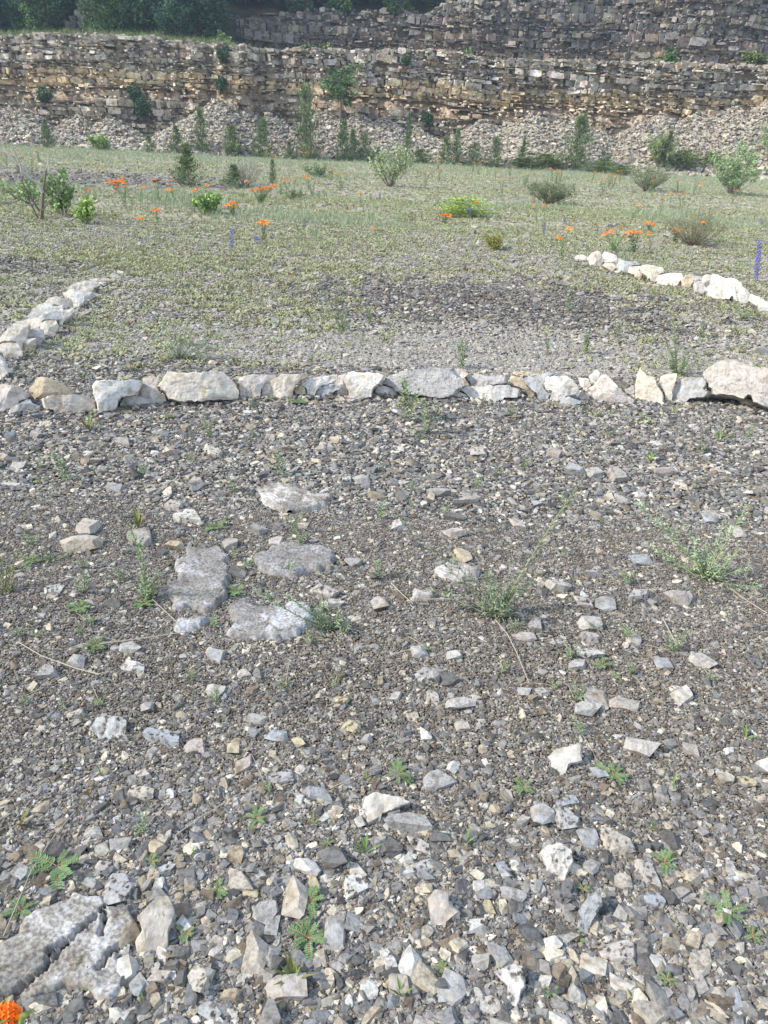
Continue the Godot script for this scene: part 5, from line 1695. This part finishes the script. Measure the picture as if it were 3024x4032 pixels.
	var limbs := [[[165, 872, 168, 800, 172, 740, 180, 690, 182, 665], 0.026, Color(0.12, 0.085, 0.065)], [[168, 760, 150, 725, 115, 700, 85, 675, 78, 640, 60, 610, 48, 582], 0.024, Color(0.36, 0.33, 0.3)], [[75, 650, 40, 620, 0, 590, -30, 575], 0.013, Color(0.42, 0.4, 0.37)], [[60, 615, 20, 600, -10, 590], 0.01, Color(0.42, 0.4, 0.37)], [[182, 668, 172, 640, 150, 618], 0.011, Color(0.38, 0.35, 0.32)], [[182, 668, 190, 640, 188, 615], 0.014, Color(0.4, 0.36, 0.32)], [[150, 860, 120, 800, 60, 780, 10, 740], 0.014, Color(0.12, 0.09, 0.07)], [[155, 830, 110, 760, 90, 720, 88, 690], 0.014, Color(0.12, 0.09, 0.07)], [[165, 830, 200, 790, 260, 730, 320, 695], 0.012, Color(0.2, 0.17, 0.14)], [[160, 870, 200, 850, 235, 885], 0.012, Color(0.35, 0.32, 0.28)], [[150, 800, 90, 810, 40, 795], 0.01, Color(0.2, 0.17, 0.14)]]
	for l in limbs:
		var mb := MB.new()
		var pts := PackedVector3Array()
		var off := rf(-0.15, 0.15)
		for i in range(0, l[0].size(), 2):
			var d := ray(l[0][i], l[0][i + 1])
			pts.append(EYE + d * ((p - EYE).dot(nh) / d.dot(nh)) - p + nh * off * i / l[0].size())
		mb.tube(pts, l[1], l[1] * 0.4, l[2], 6)
		part("limb" if l[1] < 0.025 else "trunk", mb.mesh(), M.bark, t)
	# bushes and the tree that cling to the lower face and scree
	for s in [[173, 408, 60, 70, "dark bush clinging to the lower beds of the rock face"], [529, 402, 50, 62, "bush on the soil ledge beside the buttress"], [561, 472, 55, 90, "bush hanging below the soil ledge at the buttress"], [875, 245, 45, 60, "small bush rooted in the upper beds of the rock face"], [1600, 250, 30, 30, "tiny bush in a crack of the upper beds"], [1675, 500, 35, 60, "slim bush in the lower beds beyond the broadleaf tree"], [870, 360, 40, 60, "faint bush at the head of the dark rubble chute"]]:
		var q := at_z(s[0], s[1], -43.4)
		q.z = lower_face(q.x, q.y) + 0.15
		var m := mpp(q)
		shrub(q, s[3] * m, s[2] * m, 14, 90, 0.1, 0.06, Color(0.075, 0.12, 0.06), Color(0.12, 0.1, 0.08), "ledge_bush", s[4], "bushes on the rock face", 0.015)
	var q := at_z(1340, 468, -42.6)
	q.y = talus_h(q.x, q.z) - 0.05
	var m := mpp(q)
	var tr := thing("broadleaf_tree", "young broadleaf tree standing on the scree against the rock face", "tree", q)
	var tk := part("trunk", trunk_mesh(0.022), M.bark, tr)
	tk.scale = Vector3.ONE * 215.0 * m
	var cr := part("crown", tree_crown(46, 60, 0.05, Color(0.075, 0.135, 0.05)), M.leaf, tr)
	cr.scale = Vector3(175, 165, 150) * m
	cr.position = Vector3(0.15, 62.0 * m, 0)

func build_wood() -> void:
	rng.seed = 111
	var crowns := []
	for i in 3:
		crowns.append([tree_crown(150, 46, 0.042, [Color(0.05, 0.098, 0.045), Color(0.075, 0.13, 0.045), Color(0.042, 0.085, 0.046)][i], true), trunk_mesh(0.018)])
	var k := 0
	for row in [[-50.6, -33.0, -12.0, 1.9, 3.6], [-61.0, -11.0, 9.0, 1.7, 3.2], [-52.5, -33.0, -11.0, 2.3, 6.5], [-56.0, -36.0, -11.5, 2.9, 9.0], [-62.5, -42.0, 6.0, 3.2, 10.0], [-69.0, -48.0, 48.0, 4.0, 12.0], [-78.0, -54.0, 54.0, 4.6, 13.0]]:
		var x: float = row[1]
		while x < row[2]:
			var px := x + rf(-0.6, 0.6)
			var pz: float = row[0] + rf(-1.2, 1.2)
			x += row[3] * rf(0.8, 1.2)
			# keep the small outcrop clear
			if row[0] > -54.5 and px > -20.6 and px < -16.9:
				continue
			var h: float = row[4] * rf(0.75, 1.15)
			var lb: String = ["low young tree edging the wood above the lower face", "young tree behind the rim of the upper face", "dark green tree at the front of the wood above the lower face", "tall dark tree in the wood on the bench", "dark tree deep in the wood behind the bench", "tree on the wooded rise above the upper face", "farthest trees of the wooded rise closing the view"][k]
			var t := thing("forest_tree", lb, "tree", Vector3(px, hill_y(px, pz) - 0.1, pz), "trees of the wood behind the quarry")
			var src: Array = crowns[rng.randi() % 3]
			var tk := part("trunk", src[1], M.bark, t)
			tk.scale = Vector3.ONE * h
			var c := part("crown", src[0], M.leaf, t)
			c.scale = Vector3(h * rf(0.62, 0.85), h * 0.95, h * rf(0.62, 0.85))
			c.position.y = -h * 0.02
			c.rotation.y = rf(0, TAU)
		k += 1
	# bushes along the top of the bench and of the upper face
	for s in [[2633, 250, 70, 72, Color(0.1, 0.17, 0.055), "green bush on the bench before the upper face"], [2975, 262, 120, 90, Color(0.14, 0.18, 0.06), "broad yellowish bush at the end of the bench"], [2560, 255, 50, 30, Color(0.2, 0.24, 0.11), "low pale bush beside the green bench bush"], [1840, 215, 45, 40, Color(0.12, 0.18, 0.07), "small bush where the bench edge steps down"], [1285, 205, 40, 45, Color(0.17, 0.2, 0.08), "small yellow-green bush on the bench edge"], [885, 180, 70, 60, Color(0.14, 0.22, 0.08), "bright bush in front of the dark wood"], [1220, 200, 50, 40, Color(0.12, 0.17, 0.07), "low green bush under the brown end of the upper face"], [960, 185, 60, 35, Color(0.15, 0.21, 0.1), "pale low bush beside the bright bush"]]:
		var q := at_z(s[0], s[1], -47.0)
		q.y = lower_top(q.x) - 0.05
		var m := mpp(q)
		shrub(q, s[3] * m, s[2] * m, 14, 90, 0.1, 0.07, s[4], Color(0.15, 0.12, 0.1), "bench_bush", s[5], "bushes on the bench", 0.012)
	for s in [[2060, 22, 130, 40], [2230, 14, 160, 40], [2330, 8, 150, 40], [1930, 60, 60, 40], [1560, 40, 160, 50], [1330, 40, 170, 50], [1150, 45, 150, 60], [2850, 40, 140, 60], [2960, 30, 140, 60]]:
		var q := at_z(s[0], s[1], -58.0)
		q.y = upper_top(q.x) - 0.1
		q.z = upper_face(q.x, q.y) - 0.8
		var m := mpp(q)
		shrub(q, (s[3] + 30) * m, s[2] * m, 16, 110, 0.13, 0.09, Color(0.075, 0.13, 0.045), Color(0.12, 0.1, 0.08), "rim_bush", "green bush growing along the rim of the upper face", "bushes on the upper rim", 0.02)
	# tall grass along the rim of the lower face, on its grassy side
	var sc := Scatter.new()
	sc.mesh = tuft(14, 0.5, 0.018, 0.5, 0.5)
	for i in 2600:
		var x := rf(-31.0, -8.5) if rng.randf() < 0.8 else rf(-8.5, 30.0)
		var z := -45.2 - 4.0 * rng.randf() * rng.randf()
		var s := rf(0.5, 1.25) * (1.0 if x < -8.5 else 0.45)
		sc.put(Basis(Vector3.UP, rf(0, TAU)).scaled(Vector3.ONE * s), Vector3(x, lower_top(x) - 0.03, z), Color(0.22, 0.27, 0.11) * rf(0.75, 1.25))
	var g := thing("rim_grass", "tall pale grass along the rim of the lower rock face", "grass", Vector3.ZERO, "", "stuff")
	sc.build("tufts", M.leaf, g)

func build_faces() -> void:
	rng.seed = 41
	var tops := []
	for a in [[-400, 128], [0, 135], [300, 137], [583, 146], [638, 160], [857, 173], [911, 187], [1504, 201], [1722, 198], [1813, 214], [1913, 239], [2241, 241], [2606, 253], [3024, 264], [3500, 285]]:
		var p := at_z(a[0], a[1], -44.0)
		tops.append(Vector2(p.x, p.y))
	M.lower_top = tops
	var ups := []
	for a in [[700, 60], [980, 60], [1010, 45], [1300, 42], [1600, 48], [1715, 58], [1760, 12], [1850, 30], [2105, 27], [2423, 14], [2788, 9], [3024, 20], [3600, 30]]:
		var p := at_z(a[0], a[1], -58.0)
		ups.append(Vector2(p.x, p.y))
	M.upper_top = ups
	var cones := []
	for a in [[82, 424], [-200, 440], [310, 456], [437, 460], [640, 520], [866, 392], [800, 440], [960, 425], [1060, 450], [1276, 437], [1420, 450], [1512, 462], [1640, 500], [1904, 469], [2000, 500], [2104, 447], [2240, 455], [2350, 500], [2496, 501], [2606, 447], [2760, 440], [2900, 420], [3040, 398], [3300, 400]]:
		var p := at_z(a[0], a[1], -43.1)
		cones.append(Vector2(p.x, p.y))
	M.cones = cones
	rock_face("lower_rock_face", "lower quarry face of bedded buff and grey limestone", -32.0, 32.0, 0.3, lower_face, lower_top, lower_tone, 0.055, 0.16, 0.09, 0.46, 0.03, true, Vector2(-19, 19))
	rock_face("upper_rock_face", "upper quarry face of dark grey blocky limestone behind the bench", -11.5, 44.0, 4.4, upper_face, upper_top, upper_tone, 0.11, 0.27, 0.14, 0.55, 0.03, false, Vector2(-8, 26))
	var tone := func(x: float, z: float) -> Color: return (Color(0.3, 0.275, 0.225) if nz2.get_noise_2d(x * 40.0, z * 40.0) > -0.1 else Color(0.16, 0.17, 0.09))
	var rows := [0, 1, 2, 3, 4, 5, 6, 7]
	sheet("bench_terrain", "level gravel bench between the two rock faces", -40.0, 60.0, 0.5, rows, func(x: float, i: int) -> Vector3:
		if i == 0:
			return Vector3(x, lower_top(x) - 0.03, lower_face(x, lower_top(x)) - 0.25)
		return Vector3(x, lower_top(x) + 0.02 * i, -44.6 - i * 2.0), tone, "terrain")
	sheet("hill_terrain", "wooded ground rising behind the rock faces", -90.0, 90.0, 1.0, range(0, 18), func(x: float, n: int) -> Vector3:
		var i: int = max(n - 1, 0)
		var z := -51.0 - i * 5.0
		if x > -12.0:
			z = min(z, upper_face(clamp(x, -12.0, 44.0), 8.0) - 0.5 - i * 4.5)
		if n == 0:
			return Vector3(x, 3.0, z)
		if n == 1 and x > -12.0:
			return Vector3(x, upper_top(x) - 0.1, z)
		return Vector3(x, hill_y(x, z), z), func(_x: float, _z: float) -> Color: return Color(0.06, 0.065, 0.035), "terrain")
	# broken stones along both rims
	var sc := []
	for m in block_meshes:
		var s := Scatter.new()
		s.mesh = m
		sc.append(s)
	for i in 2600:
		var x := rf(-31, 31)
		var s := 0.06 + 0.2 * pow(rng.randf(), 2.5)
		var b := Basis.from_euler(Vector3(rf(-0.4, 0.4), rf(0, TAU), rf(-0.4, 0.4))).scaled_local(Vector3(s * 1.3, s * 0.6, s))
		(sc[i % 10] as Scatter).put(b, Vector3(x, lower_top(x) + rf(-0.02, 0.05), lower_face(x, lower_top(x)) - rf(0.0, 0.9)), Color(0.36, 0.335, 0.3) * rf(0.6, 1.3))
	for i in 900:
		var x := rf(-7, 40)
		var s := rf(0.1, 0.4)
		var b := Basis.from_euler(Vector3(rf(-0.5, 0.5), rf(0, TAU), rf(-0.5, 0.5))).scaled_local(Vector3(s * 1.3, s * 0.8, s))
		(sc[i % 10] as Scatter).put(b, Vector3(x, upper_top(x) + rf(-0.05, 0.25), upper_face(x, upper_top(x)) - rf(0.1, 2.0)), Color(0.3, 0.29, 0.28) * rf(0.6, 1.3))
	var o := thing("rim_rubble", "broken stones littering the rims of the rock faces", "rubble", Vector3.ZERO, "", "stuff")
	for s in sc:
		(s as Scatter).build("rubble", M.cliff, o)
	# the outcrop inside the wood
	var oc := thing("wood_outcrop", "small blocky outcrop standing among the dark trees", "rock")
	var c0 := at_z(350, 118, -53.0)
	for j in 9:
		var wj: float = [2.6, 2.5, 2.4, 2.2, 2.1, 1.7, 1.2, 0.8, 0.5][j]
		var x := -wj * 0.5
		while x < wj * 0.5:
			var w := rf(0.25, 0.6)
			var k := part("rock_block", block_meshes[rng.randi() % 10], cliff_mat(upper_tone(0, 8) * 1.15), oc)
			k.transform = Transform3D(Basis.from_euler(Vector3(rf(-0.1, 0.1), rf(-0.3, 0.3), rf(-0.1, 0.1))).scaled_local(Vector3(w * 1.1, 0.33, 1.2)), Vector3(c0.x + x + w * 0.5 + rf(-0.05, 0.05), lower_top(c0.x) + 0.1 + j * 0.28, -53.0 + rf(-0.2, 0.2)))
			x += w

func _ready() -> void:
	cam_basis = Basis(Vector3.RIGHT, deg_to_rad(-26.74)) * Basis(Vector3.BACK, deg_to_rad(2.6))
	var cam := Camera3D.new()
	cam.name = "camera"
	cam.fov = 67.3
	cam.near = 0.05
	cam.far = 600.0
	cam.transform = Transform3D(cam_basis, EYE)
	add_child(cam)
	cam.current = true
	var env := Environment.new()
	env.background_mode = Environment.BG_SKY
	var sky := Sky.new()
	var sm := ProceduralSkyMaterial.new()
	sm.sky_top_color = Color(0.66, 0.74, 0.85)
	sm.sky_horizon_color = Color(0.9, 0.905, 0.9)
	sm.ground_bottom_color = Color(0.3, 0.28, 0.25)
	sm.ground_horizon_color = Color(0.6, 0.6, 0.58)
	sm.sky_energy_multiplier = 1.0
	sky.sky_material = sm
	env.sky = sky
	env.tonemap_mode = Environment.TONE_MAPPER_LINEAR
	env.tonemap_exposure = 2.35
	env.sdfgi_enabled = true
	env.ssao_enabled = true
	env.ssil_enabled = true
	env.fog_enabled = true
	env.fog_density = 0.001
	env.fog_light_color = Color(0.72, 0.8, 0.9)
	var we := WorldEnvironment.new()
	we.environment = env
	add_child(we)
	var sun := DirectionalLight3D.new()
	sun.name = "sun"
	sun.light_color = Color(1.0, 0.965, 0.91)
	sun.light_energy = 0.95
	sun.light_angular_distance = 6.0
	sun.shadow_enabled = true
	add_child(sun)
	sun.look_at_from_position(Vector3(-1.0, 0.8, 0.25) * 50.0, Vector3.ZERO)

	nz.seed = 4
	nz.noise_type = FastNoiseLite.TYPE_SIMPLEX_SMOOTH
	nz.frequency = 0.01
	nz.fractal_octaves = 4
	nz2.seed = 8
	nz2.noise_type = FastNoiseLite.TYPE_SIMPLEX_SMOOTH
	nz2.frequency = 0.05
	nz2.fractal_octaves = 2
	make_materials()
	make_rock_meshes()
	var t0 := Time.get_ticks_msec()
	build_ground()
	build_faces()
	build_talus()
	print("faces ", Time.get_ticks_msec() - t0)
	build_rows()
	build_bedrock()
	build_loose()
	print("stones ", Time.get_ticks_msec() - t0)
	build_gravel()
	print("gravel ", Time.get_ticks_msec() - t0)
	build_grass()
	build_wood()
	build_shrubs()
	build_flowers()
	build_plants()
	print("plants ", Time.get_ticks_msec() - t0)
